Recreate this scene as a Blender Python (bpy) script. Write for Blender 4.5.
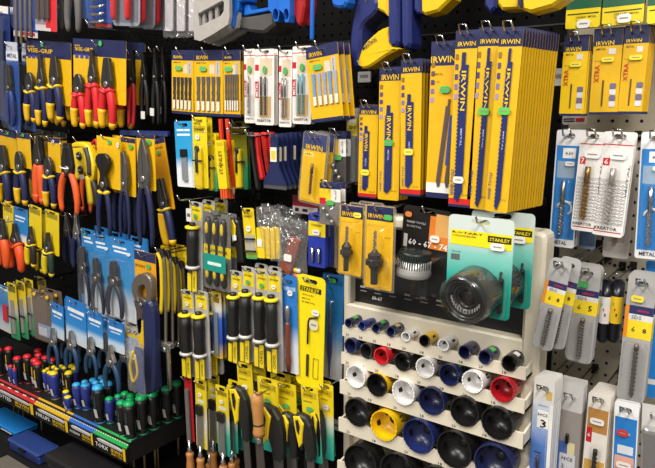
import bpy, bmesh, math, random
from mathutils import Vector, Matrix
random.seed(7)
for o in list(bpy.data.objects): bpy.data.objects.remove(o)
SC = bpy.context.scene
COL = SC.collection
# ---------------------------------------------------------------- camera
FPX, IW, IH = 640.0, 655.0, 468.0
YAW, PITCH = math.radians(36.3), math.radians(10.6)
CAM = Vector((0, -1.3, 1.6))
FW = Vector((-math.sin(YAW)*math.cos(PITCH), math.cos(YAW)*math.cos(PITCH), -math.sin(PITCH)))
RT = Vector((math.cos(YAW), math.sin(YAW), 0))
UP = RT.cross(FW)
cd = bpy.data.cameras.new('camera'); cam = bpy.data.objects.new('camera', cd); COL.objects.link(cam)
cd.sensor_width = 36; cd.lens = FPX/IW*36; cd.clip_start = .02
cam.matrix_world = Matrix(((RT.x, UP.x, -FW.x, CAM.x), (RT.y, UP.y, -FW.y, CAM.y), (RT.z, UP.z, -FW.z, CAM.z), (0, 0, 0, 1)))
SC.camera = cam
# ---------------------------------------------------------------- light
wd = bpy.data.worlds.new('shop_air'); SC.world = wd; wd.use_nodes = True
wd.node_tree.nodes['Background'].inputs[0].default_value = (1.0, .95, .9, 1)
wd.node_tree.nodes['Background'].inputs[1].default_value = .22
def area(name, loc, sx, sy, power, col=(1, .96, .9)):
    l = bpy.data.lights.new(name, 'AREA'); l.shape = 'RECTANGLE'; l.size = sx; l.size_y = sy; l.energy = power; l.color = col
    o = bpy.data.objects.new(name, l); COL.objects.link(o); o.location = loc
    return o
area('ceiling_lamp', (-1.4, -1.5, 2.95), .5, 1.2, 42)
area('ceiling_lamp', (.5, -1.3, 2.95), .5, 1.2, 42)
area('ceiling_lamp', (-.4, -3.0, 2.95), 1.4, .6, 50)
SC.view_settings.view_transform = 'Standard'; SC.view_settings.look = 'None'
SC.view_settings.exposure = 0.4; SC.view_settings.gamma = 1; SC.view_settings.use_curve_mapping = False
# ---------------------------------------------------------------- pixels to places
def ray(px, py):
    return (FW + RT*((px-IW/2)/FPX) + UP*((IH/2-py)/FPX)).normalized()
def W(px, py, w):                       # point on the plane w metres out from the wall
    d = ray(px, py); return CAM + d*((-w-CAM.y)/d.y)
def onz(px, py, z):
    d = ray(px, py); return CAM + d*((z-CAM.z)/d.z)
class Place: pass
def PL(tx, ty, bx, by, wp, w):          # hanging thing: top middle, bottom middle, pixel width, distance from wall
    p = Place(); p.T = W(tx, ty, w); B = W(bx, by, w)
    p.W = W(tx+wp/2, ty, w).x-W(tx-wp/2, ty, w).x
    d = B-p.T; p.H = d.length; p.roll = math.atan2(-d.x, -d.z); p.w = w
    return p
# ---------------------------------------------------------------- materials
MC = {}
def lin(h):
    h = h.lstrip('#'); c = [int(h[i:i+2], 16)/255 for i in (0, 2, 4)]
    return tuple(x/12.92 if x <= .04045 else ((x+.055)/1.055)**2.4 for x in c)+(1,)
def M(h, rough=.42, metal=0., var=.1, bump=0):
    k = (h, rough, metal, var, bump)
    if k in MC: return MC[k]
    m = bpy.data.materials.new('colour_'+h); m.use_nodes = True; nt = m.node_tree; b = nt.nodes['Principled BSDF']
    b.inputs['Roughness'].default_value = rough; b.inputs['Metallic'].default_value = metal
    if h == '0a0909': b.inputs['Specular IOR Level'].default_value = .15
    tc = nt.nodes.new('ShaderNodeTexCoord'); n = nt.nodes.new('ShaderNodeTexNoise'); n.inputs['Scale'].default_value = 55
    mr = nt.nodes.new('ShaderNodeMapRange'); mr.inputs[3].default_value = 1-var; mr.inputs[4].default_value = 1+var
    hs = nt.nodes.new('ShaderNodeHueSaturation'); hs.inputs['Color'].default_value = lin(h)
    nt.links.new(tc.outputs['Object'], n.inputs['Vector']); nt.links.new(n.outputs[0], mr.inputs[0])
    nt.links.new(mr.outputs[0], hs.inputs['Value']); nt.links.new(hs.outputs[0], b.inputs['Base Color'])
    if bump:
        bp = nt.nodes.new('ShaderNodeBump'); bp.inputs['Strength'].default_value = bump; bp.inputs['Distance'].default_value = .002
        n2 = nt.nodes.new('ShaderNodeTexNoise'); n2.inputs['Scale'].default_value = 400
        nt.links.new(tc.outputs['Object'], n2.inputs['Vector']); nt.links.new(n2.outputs[0], bp.inputs['Height']); nt.links.new(bp.outputs[0], b.inputs['Normal'])
    MC[k] = m; return m
def G(*stops):                          # printed colour blend from bottom (0) to top (1) of one card
    k = ('G',)+stops
    if k in MC: return MC[k]
    m = bpy.data.materials.new('printed_blend'); m.use_nodes = True; nt = m.node_tree; b = nt.nodes['Principled BSDF']
    b.inputs['Roughness'].default_value = .35
    tc = nt.nodes.new('ShaderNodeTexCoord'); sx = nt.nodes.new('ShaderNodeSeparateXYZ'); cr = nt.nodes.new('ShaderNodeValToRGB')
    el = cr.color_ramp.elements
    while len(el) < len(stops): el.new(.5)
    for e, (p, c) in zip(el, stops): e.position = p; e.color = lin(c)
    nt.links.new(tc.outputs['Generated'], sx.inputs[0]); nt.links.new(sx.outputs[2], cr.inputs[0]); nt.links.new(cr.outputs[0], b.inputs['Base Color'])
    MC[k] = m; return m
def clear_mat(name, tint, rough, ior, haze=0., bump=0, scale=120):
    m = bpy.data.materials.new(name); m.use_nodes = True; nt = m.node_tree; nt.nodes.clear()
    out = nt.nodes.new('ShaderNodeOutputMaterial'); tr = nt.nodes.new('ShaderNodeBsdfTransparent'); gl = nt.nodes.new('ShaderNodeBsdfGlossy')
    lw = nt.nodes.new('ShaderNodeLayerWeight'); lw.inputs[0].default_value = .2; fr = nt.nodes.new('ShaderNodeMapRange'); fr.inputs[3].default_value = (ior-1)**2/(ior+1)**2*1.6; fr.inputs[4].default_value = .55; nt.links.new(lw.outputs['Facing'], fr.inputs[0]); mx = nt.nodes.new('ShaderNodeMixShader')
    tr.inputs[0].default_value = tint; gl.inputs['Roughness'].default_value = rough   # thin film: the same reflectance from both sides
    nt.links.new(fr.outputs[0], mx.inputs[0]); nt.links.new(gl.outputs[0], mx.inputs[2])
    if haze:
        df = nt.nodes.new('ShaderNodeBsdfDiffuse'); df.inputs[0].default_value = (.8, .8, .8, 1); m2 = nt.nodes.new('ShaderNodeMixShader'); m2.inputs[0].default_value = haze
        nt.links.new(tr.outputs[0], m2.inputs[1]); nt.links.new(df.outputs[0], m2.inputs[2]); nt.links.new(m2.outputs[0], mx.inputs[1])
    else: nt.links.new(tr.outputs[0], mx.inputs[1])
    if bump:
        tc = nt.nodes.new('ShaderNodeTexCoord'); n = nt.nodes.new('ShaderNodeTexNoise'); n.inputs['Scale'].default_value = scale; n.inputs['Detail'].default_value = 1
        bp = nt.nodes.new('ShaderNodeBump'); bp.inputs['Strength'].default_value = bump; bp.inputs['Distance'].default_value = .01
        nt.links.new(tc.outputs['Object'], n.inputs['Vector']); nt.links.new(n.outputs[0], bp.inputs['Height'])
        nt.links.new(bp.outputs[0], gl.inputs['Normal']); nt.links.new(bp.outputs[0], lw.inputs['Normal'])
    nt.links.new(mx.outputs[0], out.inputs[0]); return m
CLEAR = clear_mat('clear_plastic', (.995, .995, .995, 1), .1, 1.28)
GREYCLEAR = clear_mat('smoky_plastic', (.86, .86, .87, 1), .2, 1.5, .12)
BAG = clear_mat('polythene_film', (.985, .985, .99, 1), .14, 1.45, .07, .5, 90)
STEEL = M('a8a6a2', .35, .9); DSTEEL = M('4a4745', .4, .7); CHROME = M('c9c7c4', .22, 1., .03); BLACKOX = M('2b2927', .4, .5)
NAVY, YEL, SYEL, RED, ORG, BLK, WHT, TEAL, BLU = 'x'*9
NAVY='20264f'; YEL='dfae11'; SYEL='e8ce15'; RED='c41e2b'; ORG='e2561f'; BLK='171615'; WHT='e9e6e0'; TEAL='18998a'; BLU='2484cf'; GRN='3fae58'; CREAM='d8cfba'
# ---------------------------------------------------------------- lettering, made once
WORDS = ['IRWIN', 'VISE-GRIP', 'STANLEY', 'KREATOR', '60 - 67 - 74', '60-67', 'XTRA', 'cimco', '8', '6', '5', '3', '2', '7', 'SDS', 'HAND TOOLS', 'BI-METAL', '20', 'POZIDRIV', 'TORX', 'PHILLIPS', 'SLOTTED', 'XP', 'Jack', 'MARATHON', 'ROTARY', 'WOOD', 'METAL', 'HCS', '-10-', 'SCREWDRIVER', 'abc 123', 'CHISEL', '18', '4.50', '6.50']
TX = {}; ASP = {}
def make_words():
    os_ = []
    for s in WORDS:
        c = bpy.data.curves.new('lettering', 'FONT'); c.body = s; c.resolution_u = 1; c.offset = .012
        o = bpy.data.objects.new('lettering', c); COL.objects.link(o); os_.append((s, o, c))
    dg = bpy.context.evaluated_depsgraph_get()
    for s, o, c in os_:
        me = o.evaluated_get(dg).to_mesh(); v = [(p.co.x, p.co.y) for p in me.vertices]; f = [tuple(p.vertices) for p in me.polygons]
        x0 = min(p[0] for p in v); x1 = max(p[0] for p in v); y0 = min(p[1] for p in v); y1 = max(p[1] for p in v)
        ASP[s] = (x1-x0)/(y1-y0); TX[s] = ([((x-x0)/(x1-x0), (y-y0)/(y1-y0)) for x, y in v], f)
    for s, o, c in os_:
        bpy.data.objects.remove(o); bpy.data.curves.remove(c)
make_words()
# ---------------------------------------------------------------- mesh builder
def rr(x0, z0, x1, z1, r, seg=3):
    r = min(r, abs(x1-x0)/2.01, abs(z1-z0)/2.01); p = []
    for cx, cz, a in ((x1-r, z1-r, 0), (x0+r, z1-r, 90), (x0+r, z0+r, 180), (x1-r, z0+r, 270)):
        for i in range(seg+1):
            t = math.radians(a+90*i/seg); p.append((cx+r*math.cos(t), cz+r*math.sin(t)))
    return p
class MB:
    def __init__(s): s.v = []; s.f = []; s.m = []; s.s = []; s.ml = []
    def mi(s, m):
        if isinstance(m, str): m = M(m)
        if m not in s.ml: s.ml.append(m)
        return s.ml.index(m)
    def add(s, v, f, m, sm=False):
        k = len(s.v); i = s.mi(m); s.v += [tuple(p) for p in v]
        for q in f: s.f.append(tuple(a+k for a in q)); s.m.append(i); s.s.append(sm)
        return s
    def box(s, x0, x1, y0, y1, z0, z1, m):
        v = [(x, y, z) for x in (x0, x1) for y in (y0, y1) for z in (z0, z1)]
        return s.add(v, [(0, 1, 3, 2), (4, 6, 7, 5), (0, 4, 5, 1), (2, 3, 7, 6), (0, 2, 6, 4), (1, 5, 7, 3)], m)
    def prism(s, pts, y0, y1, m, bev=0, sm=False):      # outline in x,z ; y0 = front (smaller y)
        n = len(pts)
        a = sum(pts[i][0]*pts[(i+1) % n][1]-pts[(i+1) % n][0]*pts[i][1] for i in range(n))
        if a < 0: pts = pts[::-1]
        if bev:
            cx = sum(p[0] for p in pts)/n; cz = sum(p[1] for p in pts)/n; ins = []
            for i in range(n):
                p0, p1, p2 = Vector(pts[i-1]), Vector(pts[i]), Vector(pts[(i+1) % n])
                d1 = (p1-p0); d2 = (p2-p1)
                if d1.length: d1.normalize()
                if d2.length: d2.normalize()
                nn = Vector((-d1.y-d2.y, d1.x+d2.x))
                if nn.length > .2: nn.normalize()
                ins.append((p1.x+nn.x*bev, p1.y+nn.y*bev))
            rings = [(pts, y1), (pts, y0+bev), (ins, y0)]
        else: rings = [(pts, y1), (pts, y0)]
        v = [(x, y, z) for r, y in rings for x, z in r]; f = []
        for k in range(len(rings)-1):
            for i in range(n): j = (i+1) % n; f.append((k*n+i, k*n+j, (k+1)*n+j, (k+1)*n+i))
        f.append(tuple(range(n))[::-1]); f.append(tuple((len(rings)-1)*n+i for i in range(n)))
        return s.add(v, f, m, sm)
    def quad(s, x0, z0, x1, z1, y, m): return s.add([(x0, y, z0), (x1, y, z0), (x1, y, z1), (x0, y, z1)], [(0, 1, 2, 3)], m)
    def poly(s, pts, y, m): return s.add([(x, y, z) for x, z in pts], [tuple(range(len(pts)))], m)
    def tube(s, pts, rad, m, n=8, flat=1., cap=True, sm=True):
        pts = [Vector(p) for p in pts]; k = len(pts); v = []; f = []
        if not isinstance(rad, (list, tuple)): rad = [rad]*k
        t0 = (pts[1]-pts[0]).normalized(); ref = Vector((0, 1, 0)) if abs(t0.y) < .9 else Vector((1, 0, 0))
        for i, p in enumerate(pts):
            t = (pts[min(i+1, k-1)]-pts[max(i-1, 0)]).normalized()
            b = (ref-t*ref.dot(t)).normalized(); a = b.cross(t); ref = b
            for j in range(n):
                q = 2*math.pi*j/n; v.append(p+a*(math.cos(q)*rad[i])+b*(math.sin(q)*rad[i]*flat))
        for i in range(k-1):
            for j in range(n): l = (j+1) % n; f.append((i*n+j, i*n+l, (i+1)*n+l, (i+1)*n+j))
        if cap: f.append(tuple(range(n))[::-1]); f.append(tuple((k-1)*n+j for j in range(n)))
        return s.add(v, f, m, sm)
    def lathe(s, prof, o, ax, m, n=16, sm=True, cap=True):   # prof: (radius, along)
        ax = Vector(ax).normalized(); ref = Vector((0, 0, 1)) if abs(ax.z) < .9 else Vector((1, 0, 0))
        a = ax.cross(ref).normalized(); b = ax.cross(a); o = Vector(o); v = []; f = []; k = len(prof)
        for r, h in prof:
            for j in range(n): q = 2*math.pi*j/n; v.append(o+ax*h+a*(r*math.cos(q))+b*(r*math.sin(q)))
        for i in range(k-1):
            for j in range(n): l = (j+1) % n; f.append((i*n+j, i*n+l, (i+1)*n+l, (i+1)*n+j))
        if cap: f.append(tuple(range(n))[::-1]); f.append(tuple((k-1)*n+j for j in range(n)))
        return s.add(v, f, m, sm)
    def text(s, t, x0, z0, x1, z1, y, m, rot=0):
        v, f = TX[t]; q = []; asp = ASP[t]*1.1; bw, bh = x1-x0, z1-z0
        if rot == 0 and bw/bh < asp*.8: c = (z0+z1)/2; z0, z1 = c-bw/asp/2, c+bw/asp/2
        if rot and bh/bw < asp*.8: c = (x0+x1)/2; x0, x1 = c-bh/asp/2, c+bh/asp/2
        for a, b in v:
            if rot == 1: a, b = 1-b, a
            elif rot == -1: a, b = b, 1-a
            q.append((x0+a*(x1-x0), y, z0+b*(z1-z0)))
        return s.add(q, f, m)
    def drill(s, x, y, z0, z1, r, m, shank=.4, turns=4):      # z0 top, z1 point
        zs = z0+(z1-z0)*shank; s.tube([(x, y, z0), (x, y, zs)], r*.95, m, 8)
        N = turns*7; v = []; f = []; n = 8
        for i in range(N+1):
            t = i/N; z = zs+(z1-zs)*t; k = 1 if t < .95 else (1-t)/.05+.05
            for j in range(n):
                q = 2*math.pi*j/n; rad = r*k*(1.05 if j % 4 in (0, 1) else .62); v.append((x+rad*math.cos(q+t*turns*math.pi*2), y+rad*math.sin(q+t*turns*math.pi*2), z))
        for i in range(N):
            for j in range(n): l = (j+1) % n; f.append((i*n+j, i*n+l, (i+1)*n+l, (i+1)*n+j))
        return s.add(v, f, m)
    def blister(s, x0, z0, x1, z1, d, m, y=0., r=.006, e=.35, flange=.0):
        d_ = min(d*e, (x1-x0)*.15); a = rr(x0, z0, x1, z1, r); b = rr(x0+d_*.35, z0+d_*.35, x1-d_*.35, z1-d_*.35, r); c = rr(x0+d_, z0+d_, x1-d_, z1-d_, r); n = len(a)
        v = [(p[0], y, p[1]) for p in a]+[(p[0], y-d*.75, p[1]) for p in b]+[(p[0], y-d, p[1]) for p in c]; f = []
        for k in range(2):
            for i in range(n): j = (i+1) % n; f.append((k*n+i, k*n+j, (k+1)*n+j, (k+1)*n+i))
        f.append(tuple(2*n+i for i in range(n))); return s.add(v, f, m)
    def card(s, x0, z0, x1, z1, th, m, r=.004, slot=None, y=0., m2=None):   # plate with a cut hanging slot (cx,cz,w,h)
        bm = bmesh.new(); lo = [rr(x0, z0, x1, z1, r)]
        if slot: cx, cz, sw, sh = slot; lo.append(rr(cx-sw/2, cz-sh/2, cx+sw/2, cz+sh/2, sh*.5, 2))
        for l in lo:
            vs = [bm.verts.new((p[0], y, p[1])) for p in l]
            for i in range(len(vs)): bm.edges.new((vs[i], vs[(i+1) % len(vs)]))
        bmesh.ops.triangle_fill(bm, use_beauty=True, edges=bm.edges[:])
        g = bmesh.ops.extrude_face_region(bm, geom=bm.faces[:])
        for e in g['geom']:
            if isinstance(e, bmesh.types.BMVert): e.co.y += th
        bmesh.ops.recalc_face_normals(bm, faces=bm.faces[:]); bm.verts.index_update()
        s.add([v.co[:] for v in bm.verts], [tuple(v.index for v in f.verts) for f in bm.faces if not m2 or f.normal.y < -.5], m)
        if m2: s.add([v.co[:] for v in bm.verts], [tuple(v.index for v in f.verts) for f in bm.faces if f.normal.y >= -.5], m2)
        bm.free(); return s
    def plate(s, loops, y0, y1, m):                          # outline loops (first outer, rest holes) given thickness
        bm = bmesh.new()
        for l in loops:
            vs = [bm.verts.new((p[0], y0, p[1])) for p in l]
            for i in range(len(vs)): bm.edges.new((vs[i], vs[(i+1) % len(vs)]))
        bmesh.ops.triangle_fill(bm, use_beauty=True, edges=bm.edges[:])
        g = bmesh.ops.extrude_face_region(bm, geom=bm.faces[:])
        for e in g['geom']:
            if isinstance(e, bmesh.types.BMVert): e.co.y = y1
        bmesh.ops.recalc_face_normals(bm, faces=bm.faces[:]); bm.verts.index_update()
        s.add([v.co[:] for v in bm.verts], [tuple(v.index for v in f.verts) for f in bm.faces], m); bm.free(); return s
    def build(s, name, parent=None, loc=None):
        me = bpy.data.meshes.new(name); me.from_pydata(s.v, [], s.f)
        for m in s.ml: me.materials.append(m)
        me.polygons.foreach_set('material_index', s.m); me.polygons.foreach_set('use_smooth', s.s); me.update()
        o = bpy.data.objects.new(name, me); COL.objects.link(o)
        if parent: o.parent = parent
        if loc: o.location = loc
        return o
def tag(o, label=None, cat=None, group=None, kind=None):
    if label: o['label'] = label
    if cat: o['category'] = cat
    if group: o['group'] = group
    if kind: o['kind'] = kind
    return o
def thing(name, label, cat, loc=(0, 0, 0), rot=(0, 0, 0), group=None):
    o = bpy.data.objects.new(name, None); o.empty_display_size = .02; COL.objects.link(o); o.location = loc; o.rotation_euler = rot
    return tag(o, label, cat, group)
KIDS = {}
def copy_tree(o, parent=None):
    c = o.copy(); COL.objects.link(c)
    if parent: c.parent = parent
    for ch in o.children: copy_tree(ch, c)
    return c
ORD = ['zeroth', 'first', 'second', 'third', 'fourth', 'fifth', 'sixth', 'seventh', 'eighth', 'ninth', 'tenth', 'eleventh', 'twelfth', 'thirteenth', 'fourteenth', 'fifteenth']
# ---------------------------------------------------------------- hooks
HM = {}
def hook(X, Z, w, short, loop=False, up=.014, tagcol=None, reach=.022):
    k = (round(w, 3), loop, up, reach)
    if k not in HM:
        mb = MB(); r = .0019
        if loop:
            p = []
            for sx in (-.007, .007):
                p.append([(sx, 0, 0), (sx, -w-.006, 0), (sx, -w-.014, .003), (sx*.9, -w-reach, up)])
            path = p[0]+p[1][::-1]; mb.tube(path, r, CHROME, 6)
        else: mb.tube([(0, 0, 0), (0, -w-.008, 0), (0, -w-.014, .002), (0, -w-reach, up)], r, CHROME, 6)
        mb.box(-.006, .006, -.003, 0, -.010, .008, BLACKOX)
        o = mb.build('wire_hook'); HM[k] = o
    else:
        o = HM[k].copy(); COL.objects.link(o)
    o.location = (X, 0, Z); lab = 'wire hook holding '+short
    if len(lab.split()) > 16: lab = 'hook of '+short
    return tag(o, lab, 'hook', 'wire hooks on the back panel')
# ---------------------------------------------------------------- carded goods
def pack(name, short, cat, p, base, prints=(), texts=(), stick=(), blister=None, bmat=None, extra=None, stack=0, dx=0., dy=.008, dz=0., hk=True, loop=False, label=None, group=None, yaw=0., th=.0014, r=.004, slot=.05, sw=None, cardv=1., shell=None, edge=None, jit=.006, text_y=-.0008, tilt=0.):
    """prints: (u0,v0,u1,v1,colour) ; texts: (u0,v0,u1,v1,word,colour[,rot]) with u from left, v from top"""
    Wd, H = p.W, p.H; w = p.w
    t = thing(name, label or short, cat, p.T, (tilt, p.roll, yaw), group or (short+' stack' if stack else None))
    X = lambda u: (u-.5)*Wd
    Z = lambda v: -v*H
    sv = slot*H
    if shell:                            # clear clamshell wider than the printed card inside it
        MB().card(-Wd/2-shell, -H-shell, Wd/2+shell, shell*.6, .0012, GREYCLEAR, r+shell*.7, (0, -sv, sw or min(Wd*.46, .032), min(.0095, H*.05)), th+.0004).build('shell', t)
    mb = MB(); mb.card(-Wd/2, -H*cardv, Wd/2, 0, th, base, r, (0, -sv, sw or min(Wd*.46, .032), min(.0095, H*.05)) if slot else None, 0., edge)
    mb.build('card', t)
    if prints or texts:
        mb = MB()
        for i, q in enumerate(prints): mb.quad(X(q[0]), Z(q[3]), X(q[2]), Z(q[1]), -.0002-.00006*i, q[4])
        for q in texts: mb.text(q[4], X(q[0]), Z(q[3]), X(q[2]), Z(q[1]), text_y-.0003, q[5], q[6] if len(q) > 6 else 0)
        mb.build('print', t)['kind'] = 'stuff'
    if blister:
        dy = max(dy, blister[4]*1.08)
        u0, v0, u1, v1, d = blister
        MB().blister(X(u0), Z(v1), X(u1), Z(v0), d, bmat or CLEAR, -.0004).build('blister', t)
    for q in stick:
        u, v, c = q[:3]; sx, sz = (q[3], q[4]) if len(q) > 3 else (.017, .010); y = -.0034 if not blister or not (blister[0] < u < blister[2] and blister[1] < v < blister[3]) else -blister[4]-.0006
        s = MB(); s.prism(rr(X(u)-sx/2, Z(v)-sz/2, X(u)+sx/2, Z(v)+sz/2, sz*.4), y-.0003, y+.0003, c); s.box(X(u)-sx*.3, X(u)+sx*.3, y-.0005, y-.0003, Z(v)-sz*.07, Z(v)+sz*.09, '8d8a80'); s.build('price_sticker', t)
    if extra: extra(t, Wd, H)
    for k in range(1, stack+1):
        c = copy_tree(t); c.location = (p.T.x+dx*k, p.T.y+dy*k, p.T.z+dz*k); c.rotation_euler = (tilt, p.roll+random.uniform(-jit, jit), yaw+random.uniform(-jit, jit))
        c['label'] = f'{short}, {ORD[k]} behind'
    if hk: hook(p.T.x, p.T.z-sv-.001 if slot else p.T.z, w, short, loop)
    return t
def cr(pts, n=5):                      # smooth path
    P = [Vector(a) for a in pts]; P = [P[0]*2-P[1]]+P+[P[-1]*2-P[-2]]; o = []
    for i in range(1, len(P)-2):
        for k in range(n):
            t = k/n; a, b, c, d = P[i-1:i+3]
            o.append(.5*((2*b)+(c-a)*t+(2*a-5*b+4*c-d)*t*t+(3*b-a-3*c+d)*t**3))
    o.append(P[-2]); return o
JAWS = {'long': [(.0, 0), (.06, 0), (.11, .16), (.2, .24), (.25, .30), (.22, .36), (.1, .42), (0, .40)],
        'combi': [(0, 0), (.14, .005), (.19, .08), (.24, .18), (.29, .27), (.26, .36), (.12, .43), (0, .40)],
        'cutter': [(0, .10), (.1, .11), (.2, .15), (.27, .22), (.29, .29), (.25, .36), (.12, .42), (0, .40)],
        'snip': [(0, 0), (.07, .02), (.2, .12), (.27, .25), (.24, .35), (.13, .41), (0, .39)],
        'nipper': [(0, 0), (.2, .01), (.34, .04), (.38, .09), (.3, .14), (.15, .19), (.13, .24), (.24, .33), (.14, .41), (0, .38)],
        'strip': [(0, 0), (.1, .01), (.16, .1), (.16, .22), (.3, .27), (.26, .36), (.12, .42), (0, .40)]}
def pliers(t, cx, top, Wd, L, jaw='combi', jm=None, hc=NAVY, tip=None, tipc=YEL, collar=None, sp=1., hr=.12, y=-.014, spring=False, r2=None, lefttip=True, straight=False):
    jm = jm or DSTEEL; r = hr*Wd*.86
    for s in (-1, 1):
        mb = MB(); mb.prism([(cx+s*(x*Wd*.86+.0004), top-v*1.14*L) for x, v in JAWS[jaw]], y-.005+(.001 if s > 0 else 0), y+.006, jm, .0015); mb.build('jaw', t)
        xs = (.12, .21, .30, .34, .30) if not straight else (.12, .18, .23, .26, .28)
        pa = cr([(cx+s*Wd*a*sp, y, top-L*v) for a, v in zip(xs, (.42, .50, .63, .81, .985))], 4)
        n = len(pa); rad = [r*(.75+.3*math.sin(math.pi*min(1, (i+2)/n))) for i in range(n)]; rad[-1] *= .55
        h = MB().tube(pa, rad, M(hc, .45), 10, .9).build('handle', t)
        if tip and (s < 0 or not lefttip):
            k = int(n*(1-tip)); MB().tube(pa[k:], [q*1.12 for q in rad[k:]], M(tipc, .45), 10, .95).build('grip', h)
        elif tip:
            k = n-3; MB().tube(pa[k:], [q*1.1 for q in rad[k:]], M(tipc, .45), 10, .95).build('grip', h)
        if collar: MB().tube(pa[1:4], [r*.9, r*1.45, r*1.0], M(collar, .45), 10, .95).build('collar', h)
    MB().lathe([(Wd*.1, 0), (Wd*.1, .002), (Wd*.06, .003)], (cx, y-.004, top-.365*L), (0, -1, 0), STEEL, 12).build('pivot', t)
def tool_on(name, label, cat, p, group=None, yaw=0.):
    return thing(name, label, cat, p.T, (0, p.roll, yaw), group)
# ================================================================ STRUCTURE
XB = W(563, 150, 0).x
def perforated(name, x0, x1, z0, z1, m, pit=.025, hr=.0032):
    v = []; f = []; nx = int(round((x1-x0)/pit)); nz = int(round((z1-z0)/pit))
    sq = [(1, 0), (1, 1), (0, 1), (-1, 1), (-1, 0), (-1, -1), (0, -1), (1, -1)]
    for i in range(nx):
        for j in range(nz):
            cx = x0+(i+.5)*pit; cz = z0+(j+.5)*pit; k = len(v)
            for a, (sx, sz) in enumerate(sq):
                q = a*math.pi/4; v.append((cx+sx*pit/2, 0, cz+sz*pit/2)); v.append((cx+hr*math.cos(q), 0, cz+hr*math.sin(q)))
            for a in range(8): b = (a+1) % 8; f.append((k+2*a, k+2*a+1, k+2*b+1, k+2*b))
    mb = MB(); mb.add(v, f, m); mb.box(x0, x1, .010, .014, z0, z1, '0b0a09')
    return tag(mb.build(name), kind='structure')
tag(perforated('wall_back', XB-3.0, XB, 0, 2.2, M('0a0909', .8)), 'black perforated back panel behind the tools', None)
tag(perforated('wall_right', XB, XB+1.0, 0, 2.2, M('a89f8c', .55)), 'beige perforated panel behind the drill bits', None)
mb = MB(); mb.box(-4.5, 3, -4.5, .3, -.02, 0, M('6b6660', .5)); tag(mb.build('floor'), 'grey shop floor', kind='structure')
mb = MB(); mb.box(XB-3.0, XB+1, -.004, .02, 2.2, 2.24, '222020');  tag(mb.build('trim_1'), 'dark metal edge rail of the wall panels', kind='structure')
for zz, k in ((W(450, 33, 0).z, 2),):
    mb = MB(); mb.box(XB-3.0, XB-.002, -.0015, .002, zz-.0015, zz+.0015, '2b2826'); tag(mb.build('trim_2'), 'thin seam strip across the black panel', kind='structure')
mb = MB(); mb.box(XB-.006, XB+.006, -.003, .002, 0, 2.2, '1d1b1a'); tag(mb.build('trim_3'), 'upright joint strip between black and beige panels', kind='structure')

# ================================================================ RIGHT PANEL
def pat(h): return M(h, .4)
def extra_drill(u, v0, v1, rm, mat, shank=.4, y=-.006, turns=5, name='drill_bit'):
    def fn(t, Wd, H): MB().drill((u-.5)*Wd, y, -v0*H, -v1*H, rm, mat, shank, turns).build(name, t)
    return fn
def both(*fs):
    def fn(t, Wd, H):
        for f in fs: f(t, Wd, H)
    return fn
# --- yellow and green cards cut off by the top of the picture
for i, (tx, bx, by, wp, wd_) in enumerate(((588, 582, 28, 35, 0), (627, 622, 24.5, 42, 0), (672, 667, 22, 42, 0))):
    pack('saw_blade_card', ['yellow card with green top, above the leftmost navy-topped blade pack', 'broad yellow card with green top and white price tag at upper right', 'yellow card cut off by the upper right corner'][i], 'blade card', PL(tx, -62, bx, by, wp, .13), pat(SYEL),
         [(0, 0, 1, .78, '1d5a3c'), (.05, .83, .95, .845, '3a3a18')], [(.3, .86, .62, .89, 'STANLEY', BLK), (.3, .90, .5, .92, 'WOOD', '5a5420'), (.66, .865, .9, .885, 'METAL', '3c3a18')], [(.55, .955 if i == 0 else .93, WHT, .022, .014)], stack=1, dy=.012)
# --- navy and yellow hanging blade packs
for i, (tx, ty, bx, by, wp, st, base) in enumerate(((577, 35, 571, 116, 25, 2, 'efc511'), (609, 28, 603, 114.5, 29, 3, 'e3b30e'), (638, 25, 629.5, 114, 25, 4, 'e0b010'))):
    def ex(t, Wd, H):
        mb = MB()
        for k in range(4): mb.prism(rr(.17*Wd, -H*(.70+.07*k), .17*Wd+.010, -H*(.70+.07*k)+.009, .002), -.0009, -.0004, 'd8d6da' if k % 2 else '6f6b86')
        mb.build('icon', t)['kind'] = 'stuff'
        pts = [(-.1*Wd, -.60*H), (-.04*Wd, -.60*H), (-.05*Wd, -.9*H), (-.1*Wd, -.9*H)]
        MB().prism(pts, -.0012, -.0004, M('6b5236', .4, .5)).build('blade', t)
    pack('blade_pack', ['bright yellow navy-topped blade pack, leftmost of three on beige panel', 'yellow navy-topped blade pack, middle of three on beige panel', 'yellow navy-topped blade pack, rightmost of three on beige panel'][i], 'blade pack', PL(tx, ty, bx, by, wp, .12), pat(base),
         [(0, 0, 1, .2, NAVY), (0, .97, 1, 1, NAVY), (.08, .37, .42, .375, '8a6a10'), (.55, .235, .8, .30, 'ded9cf')], [(.1, .145, .72, .195, 'IRWIN', 'f2c81a'), (.1, .42, .28, .62, 'XTRA', RED, 1), (.12, .22, .45, .25, 'METAL', '6a5410')],
         [(.55, .36, 'f3e23a', .02, .008)], extra=ex, stack=st, dy=.006, dx=.0012, loop=True, bmat=None, slot=.07, th=.003)
pack('drill_pack', 'white drill card with red mark peeking out under leftmost blade pack', 'drill pack', PL(577, 60, 574.5, 124.5, 25, .06), pat('cfcac4'), [(.55, .9, .9, .96, RED), (.05, .9, .5, .96, '3a3633')], [(.1, .905, .5, .955, 'KREATOR', WHT)], hk=True)
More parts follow.
